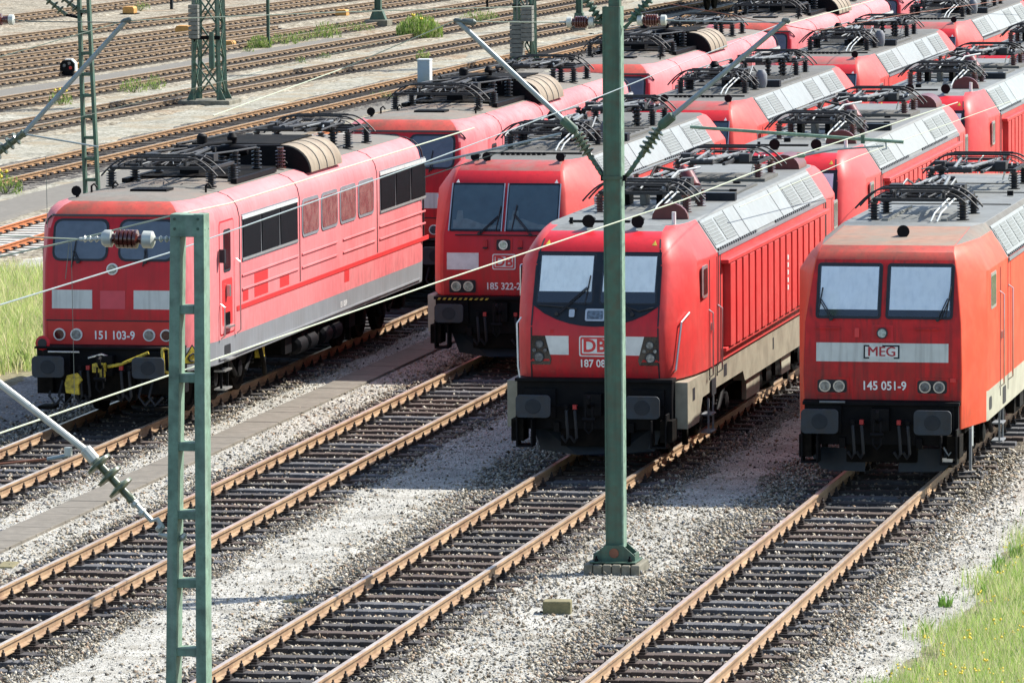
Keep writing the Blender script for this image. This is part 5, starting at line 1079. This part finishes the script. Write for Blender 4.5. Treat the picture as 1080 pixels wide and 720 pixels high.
# foreground ladder mast
YM = 42.0
def pm(x, y, d=0): return aty(x, y, YM + d)
t = thing('ladder_mast', 'pale green ladder shaped mast standing nearest, cut off by the bottom edge', 'mast', pm(200, 720))
ox = t.location.copy(); ox.z = 0; t.location = ox
def lp(p): return Vector(p) - ox
foot = -4.7
for (xa, xb, nm) in ((188.0, 183.3, 'post'), (212.6, 215.2, 'post')):
    b = MB(); a, c = lp(pm(xa, 225)), lp(pm(xb, 722)); d = (c - a).normalized(); e = a + d * ((a.z + .24) / -d.z)
    b.beam(a, e, .075, .17, GREENL, up=(0, 1, 0)); b.obj('post', t, bevel=.004, smooth=0)
b = MB(); a, c = lp(pm(199.5, 225.5)), lp(pm(199.5, 249)); b.box(a.x - .118, a.x + .118, -.088, .088, c.z, a.z, GREENL)
for sx in (-1, 1):
    for k in (0, 1): b.lathe((a.x + sx * .085, -.088, a.z - .03 - k * .07), (0, -1, 0), [(0, .011), (.006, .011)], GREEN, 8)
    b.lathe((a.x + .12, sx * .05, a.z - .04), (1, 0, 0), [(0, .010), (.008, .010)], BLACK, 8); b.lathe((a.x + .12, sx * .05, a.z - .11), (1, 0, 0), [(0, .010), (.008, .010)], BLACK, 8)
b.obj('cap_plate', t, bevel=.004, smooth=0)
zr0 = None
for k in range(16):
    y = 326 + k * 72
    a = lp(pm(200, y)); 
    if a.z < .1: break
    b = MB(); b.box(-.085, .085, -.07, .07, a.z - .030, a.z + .030, GREENL); b.obj('rung', t, bevel=.004, smooth=0)
b = MB(); b.box(-.25, .25, -.25, .25, -.26, -.1, CONC); b.obj('footing', t, bevel=.02, smooth=0)
t = thing('line_insulator', 'brown ribbed insulator held sideways at the top of the ladder mast', 'insulator', pm(150, 253)); o0 = t.location.copy()
def l2(p): return Vector(p) - o0
b = MB(); a, c = l2(pm(119, 251.5)), l2(pm(150, 252.5)); ins_tube(b, a, c, 0, INSULB, 5, .068, .03); b.obj('insulator_body', t, smooth=50)
b = MB(); b.lathe(l2(pm(108, 251.5)), a - l2(pm(108, 251.5)), [(0, .045), (.02, .062), (.07, .062), (.075, .04)], GALVL, 12); b.lathe(c, c - a, [(0, .045), (.01, .062), (.075, .062), (.09, .035)], GALVL, 12); b.obj('end_cap', t, smooth=40)
b = MB(); b.tube([l2(pm(108, 251.5)), l2(pm(84, 252.3))], .014, GALVL, 7); b.tube([l2(pm(162, 252)), l2(pm(184, 251))], .012, GALV, 7)
for x in (88, 94, 100, 168, 174, 179): b.lathe(l2(pm(x, 252)), (1, 0, 0), [(0, .016), (.012, .026), (.024, .016)], GALVL, 8)
b.obj('clevis', t)
t = thing('cantilever_arm', 'pale tube arm with three disc insulator joined to the ladder mast low down', 'catenary arm', pm(177, 566)); o0 = t.location.copy()
b = MB(); b.tube([l2(pm(-60, 361)), l2(pm(0, 410)), l2(pm(118, 510) + Vector((0, 0, .0)))], .026, GALVL, 10) if False else b.tube([l2(pm(-60, 358)), l2(pm(92, 476))], .026, GALVL, 10); b.obj('tube', t)
b = MB(); ins_tube(b, l2(pm(92, 476)), l2(pm(140, 528)), 0, mat('insulator_moss', (.10, .13, .075), .35, var=.2, dirt=(.05, .05, .03), damt=.7, dscale=20), 3, .105, .03); b.obj('insulator_body', t, smooth=50)
b = MB(); b.tube([l2(pm(140, 528)), l2(pm(160, 549)), l2(pm(166, 547)), l2(pm(172, 556)), l2(pm(168, 563)), l2(pm(180, 566)), l2(pm(196, 566))], .019, GALVL, 8)
for x, y in ((142, 531), (150, 540), (168, 556), (186, 566), (193, 566)): b.lathe(l2(pm(x, y)), (.8, 0, -.6), [(-.02, .02), (-.01, .034), (.01, .034), (.02, .02)], GALVL, 8)
b.lathe(l2(pm(92, 476)), (.66, 0, -.75), [(-.03, .03), (-.02, .045), (.08, .045), (.1, .03)], GALVL, 10); b.obj('clevis', t)
b = MB(); b.tube([l2(pm(-20, 491)), l2(pm(50, 484))], .009, RUSTROD, 6); b.tube([l2(pm(50, 484)), l2(pm(72, 480))], .016, GALV, 7); b.lathe(l2(pm(72, 476)), (0, 0, 1), [(-.03, .03), (.03, .03)], GALVL, 8); b.obj('stay_rod', t)
# tall pole between the two middle tracks
YP = 84.3
def pp(x, y): return aty(x, y, YP)
t = thing('catenary_pole', 'tall dark green steel pole on a concrete plinth in front of locomotive 187 083', 'pole', (-15.71, YP, 0)); o0 = t.location.copy()
zt, zb_, zc_ = l2(pp(648, 7)).z, l2(pp(650, 570)).z, l2(pp(648, -60)).z
zb_ = .16
b = MB()
for sx in (-1, 1): b.box(sx * .118 - .012, sx * .118 + .012, -.12, .12, zb_, zt, GREEN if sx < 0 else GREENL)  # right flange in paler green: its sunlit look is put into the colour
b.box(-.107, .107, -.006, .006, zb_, zt - .004, GREEN); b.box(-.1065, .1065, -.112, -.10, zb_, zt - .002, GREEN); b.obj('post', t, smooth=0)
b = MB(); b.box(-.05, .11, -.08, .08, zt, 9.6, GREEN); b.obj('top_section', t, bevel=.005, smooth=0)
b = MB(); zband = l2(pp(648, 187)).z; b.box(-.14, .14, -.135, .135, zband - .02, zband + .02, GREEN)
for sx in (-1, 1): b.box(sx * .15 - .03, sx * .15 + .03, -.05, .05, zband - .05, zband + .03, BLACK)
b.obj('clamp_band', t, smooth=0)
b = MB()
gus = [(-.30, -.02), (.30, -.02), (.30, .05), (.13, .20), (-.13, .20), (-.30, .05)]
for yy in (-.17, .15): b.prism(gus, lambda a, c, d: (a, yy + d, c), GREEN, 0, .02)
b.box(-.33, .33, -.3, .3, -.04, -.02, GREEN); b.box(.27, .30, -.15, .15, -.02, .08, GREEN); b.box(-.30, -.27, -.15, .15, -.02, .08, GREEN)
for sx in (-1, 1):
    for sy in (-1, 1): b.lathe((sx * .24, sy * .25, -.02), (0, 0, 1), [(0, .03), (.04, .03), (.04, .015), (.08, .015)], BLACK, 6)
b.lathe((0, -.175, .09), (0, -1, 0), [(0, .07), (.006, .07)], RUSTROD, 12); b.obj('base_plate', t, bevel=.004, smooth=0)
b = MB()
for k in range(6): b.box(-.40 + k * .135, -.40 + k * .135 + .125, -.38, .38, GZ - .05, -.045 - random.uniform(0, .012), CONC)
b.obj('plinth', t, bevel=.018, smooth=0)
for sgn, tip, joint, a_end, lab in ((-1, (482, 22), (605, 137), (637, 187), 'grey tube arm slanting up left from the tall green pole'), (1, (829, 22), (698, 132), (661, 186), 'grey tube arm slanting up right from the tall green pole')):
    t = thing('cantilever_arm', lab, 'catenary arm', pp(*a_end), 0, 'arms on the tall green pole'); o0 = t.location.copy()
    b = MB(); b.tube([l2(pp(*joint)), l2(pp(*tip))], .036, GALV, 9); b.obj('tube', t)
    b = MB(); j = Vector((*joint, 0)); e = Vector((*a_end, 0)); k1 = j + (e - j) * .6
    ins_tube(b, l2(pp(*joint)), l2(pp(k1.x, k1.y)), 0, GLASS_INS, 5, .10, .04); b.obj('insulator_body', t, smooth=50)
    b = MB(); k2 = j + (e - j) * .85; b.tube([l2(pp(k1.x, k1.y)), l2(pp(k2.x, k2.y)) + Vector((0, .05, 0)), l2(pp(*a_end))], .03, GREEN, 8)
    for q in (.62, .72, .82, .92): m_ = j + (e - j) * q; b.lathe(l2(pp(m_.x, m_.y)), (sgn, 0, -1), [(-.03, .03), (-.02, .06), (.02, .06), (.03, .03)], GREEN, 8)
    b.lathe(l2(pp(*joint)), l2(pp(*tip)) - l2(pp(*joint)), [(-.04, .05), (0, .07), (.2, .07), (.22, .05)], GREEN, 10); b.obj('clevis', t)
    b = MB(); b.lathe(l2(pp(*tip)), (1, 0, -.1), [(-.05, .02), (-.03, .035), (.04, .04), (.07, .03), (.10, .045), (.24, .05), (.28, .02)] if sgn < 0 else [(-.06, .02), (-.04, .04), (.04, .04), (.06, .02)], WIRED, 10); b.obj('tip_clamp', t)
    if sgn < 0:
        b = MB(); b.tube([l2(pp(592, 141)), l2(pp(448, 174))], .018, GALV, 7); b.tube([l2(pp(560, 150)), l2(pp(448, 187))], .008, WIRED, 5); b.obj('steady_arm', t)
    else:
        b = MB(); b.tube([l2(pp(728, 134)), l2(pp(953, 150))], .024, GREENL, 8); b.lathe(l2(pp(910, 147)), (0, 0, 1), [(-.06, .03), (.06, .03)], GREEN, 8)
        b.tube([l2(pp(934, 149)), l2(pp(935, 157)), l2(pp(930, 158))], .012, GALV, 6); b.tube([l2(pp(932, 154)), l2(pp(880, 158)), l2(pp(832, 167))], .014, GALV, 6); b.lathe(l2(pp(845, 164)), (1, 0, 0), [(-.06, .02), (-.04, .035), (.04, .035), (.06, .02)], GREENL, 8); b.obj('registration_arm', t)
for sgn, x0, x1, y, up, lab in ((-1, 627, 598, 23.5, (614, -6), 'brown ribbed insulator held out left of the tall green pole'), (1, 672, 703, 21.5, (690, -6), 'brown ribbed insulator held out right of the tall green pole')):
    t = thing('line_insulator', lab, 'insulator', pp(x0, y)); o0 = t.location.copy()
    b = MB(); xa = x0 + sgn * -1; ins_tube(b, l2(pp(x0 + (x1 - x0) * .2, y)), l2(pp(x0 + (x1 - x0) * .8, y)), 0, INSULB, 5, .085, .045); b.obj('insulator_body', t, smooth=50)
    b = MB()
    for q in (.0, .8): b.lathe(l2(pp(x0 + (x1 - x0) * q, y)), (sgn, 0, 0), [(0, .05), (.01, .075), (.075, .075), (.085, .05)], GALVL, 12)
    b.obj('end_cap', t, smooth=40)
    b = MB(); b.tube([l2(pp(x0, y)), l2(pp(x0 - sgn * 6, y + 1)), l2(pp(650 + sgn * 8, y + (8 if sgn > 0 else 1)))], .022, GREEN, 7); b.tube([l2(pp(x1, y)), l2(pp(x1 + sgn * 8, y))], .014, GALV, 6)
    b.tube([l2(pp(650 + sgn * 9, y + 9)), l2(pp(*up))], .02, GREEN, 6); A, E_ = l2(pp(650 + sgn * 14, y + 1)), l2(pp(*up)); ins_tube(b, A, E_, 0, GREEN, 5, .07, .03); b.obj('bracket', t)
# overhead wires
def wire(pts, label, r=.011, mt=COPPER, droppers=None):
    r *= .72
    c = Vector(pts[0]); b = MB(); b.tube([Vector(p) - c for p in pts], r, mt, 6)
    o = b.obj('overhead_wire'); o.location = c; return tag(o, label, 'wire', 'overhead wires')
def zl(q, z): return atz(q[0], q[1], z)
def zline(p0, p1, z, sag=0, n=10):
    a, c = zl(p0, z), zl(p1, z); return [a + (c - a) * (k / n) + Vector((0, 0, -sag * 4 * (k / n) * (1 - k / n))) for k in range(n + 1)]
wire([zl((-60, 477), 6.0), zl((183, 394), 6.0), zl((457, 299), 6.0), zl((720, 211), 6.0), zl((832, 167), 6.0), zl((1010, 108), 6.0)], 'contact wire rising from low left past the noses to the registration arm', .0105)
wire([zl((-60, 340), 7.2), zl((183, 265), 7.2), zl((454, 169), 7.2), zl((640, 99), 7.3), zl((829, 23), 7.36)], 'carrying wire passing across the lamp of locomotive 151 103-9', .009, GALV)
wire([pm(-60, 284), pm(75, 254), pm(183, 227), aty(240, 215, 46), aty(500, 135, 62)], 'wire running over the top of the ladder mast', .009)
wire([pm(-60, 246), pm(84, 252.3)], 'wire ending at the brown insulator of the ladder mast', .007)
wire([aty(-10, 63, 84), aty(133, 22, 84), aty(360, 13, 84), aty(560, 7, 84)], 'thin pale wire over the far yard from the left arm tip to the top edge', .010)
wire([aty(225, 122, 76), pp(360, 73), pp(482, 21)], 'wire sloping up to the tip of the left arm of the tall pole', .010)
wire([pp(490, 23), pp(598, 24)], 'short wire from left arm tip to left insulator of the tall pole', .010)
wire([pp(703, 22), pp(829, 24)], 'short wire from right insulator to right arm tip of the tall pole', .011, GALV)
wire([pp(829, 26), aty(960, -10, 110)], 'thin wire leaving the right arm tip toward the top edge', .009)
wire([pm(75, 255), pm(78.5, 421)], 'vertical dropper wire hanging past the left cab window of locomotive 151 103-9', .003, WIRED)
wire([pm(73, 255), pm(69, 294)], 'short dark dropper wire just below the insulator junction', .004, WIRED)
wire([aty(48, 165, 84), aty(49, 190, 84), aty(50, 240, 84)], 'thin dropper wire hanging left of the narrow far ladder mast', .006, WIRED)
wire([aty(-20, 150, 100), aty(130, 112, 100), aty(420, 40, 100)], 'faint wire crossing the pale gravel strip of the far yard', .006)
wire([aty(700, 3, 140), aty(860, 33, 140), aty(950, 16, 160), aty(1090, -4, 180)], 'rust coloured wire across the roofs at the top right', .012, RUSTROD)
wire([aty(780, 218, 100), aty(905, 165, 110), aty(1085, 100, 130)], 'pale wire above the roofs of the ribbed locomotives', .010)
# narrow far ladder mast
YN = 117.0
t = thing('ladder_mast', 'narrow green ladder mast behind the roof of locomotive 151 103-9', 'mast', aty(97, 200, YN)); t.location.z = 0; o0 = t.location.copy()
def pn(x, y): return aty(x, y, YN)
for x0, x1 in ((83.5, 90), (93.5, 103.5)):
    a, c = l2(pn(x0, 0)), l2(pn(x1, 200)); d = (a - c) / (a.z - c.z); b = MB(); b.beam(c - d * (c.z + .2), a + d * 2.2, .06, .14, GREEN, up=(0, 1, 0)); b.obj('post', t, smooth=0)
for k in range(-2, 18):
    y = 12 + k * 22.2; f = y / 200; a = l2(pn(88.5 + 8.3 * f, y))
    if a.z < .1: break
    b = MB(); b.box(a.x - .085, a.x + .085, -.06, .06, a.z - .03, a.z + .03, GREEN); b.obj('rung', t, smooth=0)
t = thing('cantilever_arm', 'blue grey tube arm at the left edge sloping down to an insulator, ladder mast behind', 'catenary arm', aty(-12, 172, 84)); o0 = t.location.copy()
b = MB(); b.tube([l2(aty(133, 22, 84)), l2(aty(26, 140, 84))], .034, GALV, 9); b.lathe(l2(aty(133, 22, 84)), (1, 0, .3), [(-.08, .02), (-.03, .04), (.05, .04), (.08, .02)], WIRED, 8); b.obj('tube', t)
b = MB(); ins_tube(b, l2(aty(26, 140, 84)), l2(aty(-12, 168, 84)), 0, GLASS_INS, 4, .10, .05); b.obj('insulator_body', t, smooth=50)
b = MB(); b.tube([l2(aty(28, 142, 84)), l2(aty(104, 155, 84))], .013, GALV, 6); b.obj('steady_arm', t)
t = thing('line_insulator', 'brown ribbed insulator at the left edge high over the far tracks', 'insulator', aty(0, 20, 84)); o0 = t.location.copy()
b = MB(); ins_tube(b, l2(aty(-30, 20, 84)), l2(aty(9, 21, 84)), 0, INSULB, 6, .085, .045); b.obj('insulator_body', t, smooth=50)
b = MB(); b.lathe(l2(aty(9, 21, 84)), (1, 0, 0), [(0, .05), (.01, .075), (.075, .075), (.085, .04)], GALVL, 12); b.tube([l2(aty(15, 21, 84)), l2(aty(30, 23, 84)), l2(aty(150, 24, 84))], .008, WIRED, 6); b.obj('end_cap', t)
t = thing('cantilever_arm', 'pair of dark ribbed struts meeting the narrow ladder mast near the top edge', 'catenary arm', pn(83, 18)); o0 = t.location.copy()
b = MB()
for x, y in ((46, -4), (62, -6)): ins_tube(b, l2(pn(x, y)), l2(pn(x + 24, y + 20)), 0, GLASS_INS, 3, .10, .04); b.tube([l2(pn(x + 24, y + 20)), l2(pn(84, 19))], .03, BLACK, 7)
b.obj('strut', t)
# ------------------------------------------------------------------ far yard furniture
def lattice(name, label, x, y, wb, H, taper, Yd=None):
    p = atz(x, y, GZ); t = thing(name, label, 'mast', (p.x, p.y, 0)); hw = wb / 2
    b = MB(); b.box(-hw - .45, hw + .45, -hw - .4, hw + .4, GZ - .05, -.05, CONC); b.obj('plinth', t, bevel=.03, smooth=0)
    for sx in (-1, 1):
        for sy in (-1, 1):
            b = MB(); b.beam((sx * hw, sy * hw, -.05), (sx * hw * taper, sy * hw * taper, H), .11, .11, GREEN); b.prism([(0, -.05), (.28, -.05), (.0, .55)], lambda a, c, d: (sx * (hw - .0) + sx * (a - .05), sy * hw + d, c), GREEN, -.02, .02); b.obj('leg', t, smooth=0)
    b = MB(); n = int(H / 1.15)
    for k in range(n):
        z0, z1 = .1 + k * 1.15, .1 + (k + 1) * 1.15; h0, h1 = hw * (1 - (1 - taper) * z0 / H), hw * (1 - (1 - taper) * z1 / H)
        for s in (-1, 1):
            b.beam((-h0, s * h0, z0), (h1, s * h1, z1), .05, .05, GREEN); b.beam((h0, s * h0, z0), (-h1, s * h1, z1), .05, .05, GREEN)
            b.beam((s * h0, -h0, z0), (s * h1, h1, z1), .05, .05, GREEN); b.beam((s * h0, h0, z0), (s * h1, -h1, z1), .05, .05, GREEN)
    z = 2.0; h = hw * (1 - (1 - taper) * z / H); b.box(-h - .1, h + .1, -h - .08, -h, z - .06, z + .06, BLACK); b.obj('bracing', t, smooth=0); return t, p
def weight(label, x0, x1, y0, y1, Y, n=8):
    a, c = aty(x0, y1, Y), aty(x1, y0, Y); t = thing('tension_weight', label, 'weight', ((a.x + c.x) / 2, Y, a.z)); w = (c.x - a.x) / 2; H = c.z - a.z
    b = MB()
    for k in range(n): b.box(-w, w, -w, w, H * k / n + .01, H * (k + 1) / n - .01, WEIGHT)
    b.obj('block_stack', t, bevel=.01, smooth=0); b = MB(); b.lathe((0, 0, H), (0, 0, 1), [(0, .03), (2.5, .03)], WIRED, 6); b.lathe((0, 0, 0), (0, 0, -1), [(0, .03), (.1, .03)], BLACK, 6); b.obj('hanger', t)
t, p = lattice('lattice_mast', 'green lattice mast with grey hanging weight beside the far tracks', 221, 111, .86, 13, .62)
weight('grey block weight hanging on the left lattice mast', 200, 209.5, 5, 41, p.y - .9)
b = MB(); a, c = aty(223.5, 73, p.y - .75), aty(223.5, 34, p.y - .75); b.lathe(a, (0, 0, 1), [(0, .06), (.05, .10), ((c.z - a.z) * .5, .10), (c.z - a.z, .08)], GREEN, 10); o = b.obj('tension_drum'); tag(o, 'green ribbed cylinder fixed upright on the left lattice mast', 'tension gear')
t, p = lattice('lattice_mast', 'green lattice mast with two grey weights behind the second faded pink locomotive', 554, 71, .62, 13, .8)
weight('lower grey block weight on the right lattice mast', 539, 552, 22, 60, p.y - .8); weight('upper grey block weight on the right lattice mast', 550.5, 562, 6, 44, p.y - 1.3 + .4)
def plainpost(label, x, y, w, H, mt, base=None, name='post', cat='post'):
    p = atz(x, y, GZ); t = thing(name, label, cat, (p.x, p.y, 0)); b = MB()
    for sx in (-1, 1): b.box(sx * w * .45 - w * .06, sx * w * .45 + w * .06, -w / 2, w / 2, GZ, H, mt)
    b.box(-w * .42, w * .42, -w * .08, w * .08, GZ, H, mt); b.obj('shaft', t, smooth=0)
    if base:
        b = MB(); b.box(-base, base, -base, base, GZ - .05, GZ + .32, CONC); b.obj('plinth', t, bevel=.03, smooth=0); b = MB(); b.prism([(-base * .7, GZ + .32), (base * .7, GZ + .32), (w * .7, GZ + .75), (-w * .7, GZ + .75)], lambda a, c, d: (a, d, c), mt, -w * .7, w * .7); b.obj('gusset', t, smooth=0)
    return t
plainpost('thick green mast foot on a plinth near the top edge left of the large bush', 399, 29, .26, 9, GREEN, .5, 'mast', 'mast')
plainpost('green pole on a block plinth just left of the tall dark green pole', 611, 33, .24, 9, GREEN, .32, 'mast', 'mast')
plainpost('thin green post among weeds in the far yard', 283, 52, .11, 7, GREEN)
plainpost('thin dark post at the top edge right of the large bush', 514, 12, .09, 5, BLACK)
p = aty(901, 30, 207); t = thing('post', 'green post between the rear roofs of the two left rows near the top', 'post', (p.x, p.y, 0)); b = MB(); b.box(-.09, .09, -.09, .09, GZ, 9, GREEN); b.obj('shaft', t, smooth=0); b = MB(); b.box(-.3, .3, -.3, .3, GZ, .1, CONC); b.obj('plinth', t, smooth=0)
plainpost('dark post at the top edge between ladder mast and left lattice mast', 181, 10, .12, 6, SKIRT)
# cabinet
p = atz(448, 93, GZ); t = thing('relay_cabinet', 'narrow blue grey and white cabinet behind the second faded pink locomotive', 'cabinet', (p.x, p.y, 0)); b = MB(); b.box(-.21, .21, -.22, .22, GZ, .72, CABB); b.obj('housing', t, bevel=.015, smooth=0)
b = MB(); b.box(.212, .222, -.2, .2, GZ + .05, .70, CABW); b.box(-.22, .23, -.24, .24, .722, .76, CABW); b.obj('cover', t, smooth=0)
# dwarf signal and small boxes
p = atz(72, 82, GZ); t = thing('dwarf_signal', 'black dwarf shunting signal with white edging between the far tracks', 'signal', (p.x, p.y, 0))
b = MB(); b.prism([(-.27, .0), (.24, .0), (.26, .26), (.14, .38), (-.16, .38), (-.27, .26)], lambda a, c, d: (a, d, c), BLACK, -.12, .12); b.box(-.2, .2, -.1, .1, GZ, 0, BLACK); b.obj('housing', t, smooth=0)
b = MB(); b.prism([(.27, .0), (.31, .0), (.31, .28), (.16, .43), (-.08, .43), (-.08, .40), (.14, .40), (.27, .27)], lambda a, c, d: (a, d, c), WHITEP, -.13, .13); b.obj('white_edge', t, smooth=0)
b = MB(); b.lathe((-.1, -.125, .20), (0, -1, 0), [(0, .05), (.03, .06)], LENS, 10); b.lathe((.08, -.125, .28), (0, -1, 0), [(0, .05), (.03, .06)], LENS, 10); b.obj('lens', t); b = MB(); b.lathe((.13, -.125, .12), (0, -1, 0), [(0, .05), (.03, .06)], mat('lamp_red', (.5, .02, .02), .3), 10); b.obj('red_lens', t)
for x, y, s, lab in ((79, 78, .30, 'orange brown cover box right behind the dwarf signal'), (137, 15, .26, 'small orange box beside far track at the top left'), (194, 37, .3, 'orange box left of the left lattice mast'), (240, 53, .28, 'orange box right of the left lattice mast'), (361, 18, .25, 'orange box beside the mast foot near the top'), (358, 0, .25, 'orange box cut by the top edge')):
    p = atz(x, y, GZ); t = thing('point_machine', lab, 'switch box', (p.x, p.y, 0)); b = MB(); b.prism([(-s, GZ), (s, GZ), (s, GZ + s * 1.0), (s * .8, GZ + s * 1.3), (-s * .8, GZ + s * 1.3), (-s, GZ + s)], lambda a, c, d: (a, d, c), ORNG, -.3, .3); b.obj('cover', t, bevel=.02, smooth=0)
    b = MB(); b.box(-s - .1, s + .1, -.36, .36, GZ - .02, GZ + .04, BLACK); b.obj('base', t, smooth=0)
# small blocks between tracks
for x, y, w, d_, h, lab in ((588, 648, .19, .14, .20, 'mossy square block standing on pale gravel left of the tall green pole'), (312, 636, .17, .12, .05, 'low mossy stone sunk in ballast between the two middle tracks'), (8, 598, .12, .3, .05, 'low pale slab in the gravel at the left edge')):
    p = atz(x, y, GZ + .02); b = MB(); b.box(-w, w, -d_, d_, -.1, h, CONCY); o = b.obj('marker_block', bevel=.02, smooth=0); o.location = p; o.rotation_euler = (0, 0, .12); tag(o, lab, 'block')
# dark wagon at the top right
p = atz(758, 12, 0); t = thing('goods_wagon', 'dark wagon standing far back at the top edge right of the tall pole', 'wagon', (p.x, p.y, 0), -.03)
b = MB(); b.box(-1.4, 1.4, 0, 14, 1.0, 3.6, BLACK); b.box(-1.45, 1.45, -.1, 14.1, 3.6, 3.7, SKIRT); b.obj('body', t, bevel=.04, smooth=0)
for yy in (2, 11.5):
    b = MB(); b.box(-1.05, 1.05, yy - 1.2, yy + 1.2, .5, .98, UNDER)
    for sx in (-1, 1):
        for o_ in (-.8, .8): b.lathe((sx * .7, yy + o_, .46), (sx, 0, 0), [(0, .48), (.12, .46), (.14, .2), (.2, .15)], UNDER, 20)
    b.obj('bogie', t, smooth=30)
b = MB()
for sx in (-1, 1): b.lathe((sx * .875, -.6, 1.05), (0, 1, 0), [(0, .22), (.05, .22), (.05, .09), (.55, .09)], BLACK, 14)
b.box(-1.3, 1.3, -.08, .1, .85, 1.2, BLACK); b.obj('buffer_beam', t)
# weeds and bushes
def weed(name, label, x, y, w, h, n, cols, cat='weed', yellow=0, group='weeds between the far tracks'):
    p = atz(x, y, GZ); ang = RNG.uniform(0, 6.28, n); r = w * np.sqrt(RNG.random(n)); zz = h * RNG.random(n) ** .8 * np.clip(1.05 - (r / w) ** 2 * .6, .2, 1)
    cx = np.stack([np.cos(ang) * r, np.sin(ang) * r, zz], 1); me = blades(name, '', cx, h * .12, h * .32, max(.012, h * .03), cols)
    o = bpy.data.objects.new(name, me); COL.objects.link(o); o.location = (p.x, p.y, GZ); tag(o, label, cat, group)
    b = MB()
    for k in range(9): a = k * .7; b.tube([(0, 0, -.02), (math.cos(a) * w * .3, math.sin(a) * w * .3, h * .35), (math.cos(a) * w * .6, math.sin(a) * w * .6, h * .75)], .012, mat('weed_stem', (.10, .13, .04), .8), 4, .004)
    b.obj('stems', o, smooth=0)
    if yellow:
        b = MB()
        for k in range(yellow):
            q = Vector((random.uniform(-w, w) * .6, random.uniform(-w, w) * .6, h * random.uniform(.7, 1.15))); b.lathe(q, (0, 0, 1), [(0, .02), (.04, .06), (.09, .02)], YF, 5)
        b.obj('flower_heads', o, smooth=0)
GW = [(.20, .30, .06), (.30, .40, .10), (.12, .20, .04), (.38, .40, .18)]
weed('broad_bush', 'large bright green bush beside the far track right of the mast foot', 442, 41, .95, .85, 1300, GW, 'bush', 14, None)
weed('broad_bush', 'round green bush at the foot of the thin green post', 274, 52, .5, .5, 600, GW, 'bush', 0, None)
for x, y, w, h, lab in ((300, 48, .6, .5, 'green weeds right of the thin green post'), (318, 45, .6, .45, 'green weeds halfway between thin post and orange box'), (345, 41, .6, .6, 'green weeds at the far right of the weedy strip by the thin post'),
    (140, 99, .5, .5, 'green weed tuft between the far tracks right of the ladder mast'), (163, 96, .42, .5, 'taller green weed next to a tuft right of the ladder mast'), (64, 112, .4, .5, 'yellow green weed behind the blue grey arm'), (446, 66, .28, .5, 'single green weed above the blue grey cabinet'),
    (507, 24, .9, .5, 'green weed patch below the thin dark post'), (262, 56, .3, .3, 'small weed right of the left lattice mast'), (317, 68, .22, .3, 'tiny weed on pale gravel below the thin green post'), (342, 63, .3, .25, 'tiny weed on pale gravel below the weedy strip'), (372, 34, .9, .4, 'low weeds left of the mast foot'), (148, 12, .5, .4, 'pale weed near the small orange box at the top left'),
    (5, 206, .5, .55, 'yellow flowered weed at the left edge beside the asphalt path'), (405, 105, .5, .3, 'low weeds left of the cabinet'), (18, 392, .35, .4, 'green weed at the foot of the dry grass'), (28, 382, .25, .3, 'small green weed beside another at the foot of the dry grass'), (486, 55, .3, .2, 'brown weed tuft on pale gravel right of the cabinet')):
    weed('weed_clump', lab, x, y, w, h, int(150 * w / .5 * h / .4), GW if 'brown' not in lab else [(.3, .18, .08), (.25, .2, .1)], 'weed', 5 if 'yellow' in lab else 0)

# ------------------------------------------------------------------ broadleaf clumps on the verge edge
vp = patch_pts(-10.8, -7.5, 66, 96, 1.6, GZ + .05)
Q = []
for q in vp:
    k = int(RNG.integers(12, 40)); r_ = RNG.uniform(.05, .22); a_ = RNG.uniform(0, 6.28, k); d_ = r_ * np.sqrt(RNG.random(k))
    Q.append(np.stack([q[0] + np.cos(a_) * d_, q[1] + np.sin(a_) * d_, np.full(k, q[2])], 1))
if Q: stuff(blades('broadleaf_weeds', '', np.concatenate(Q), .06, .26, .013, [(.16, .30, .05), (.22, .36, .07), (.12, .24, .05)]), 'broad leaved green weeds dotted along the verge edge', 'weeds')
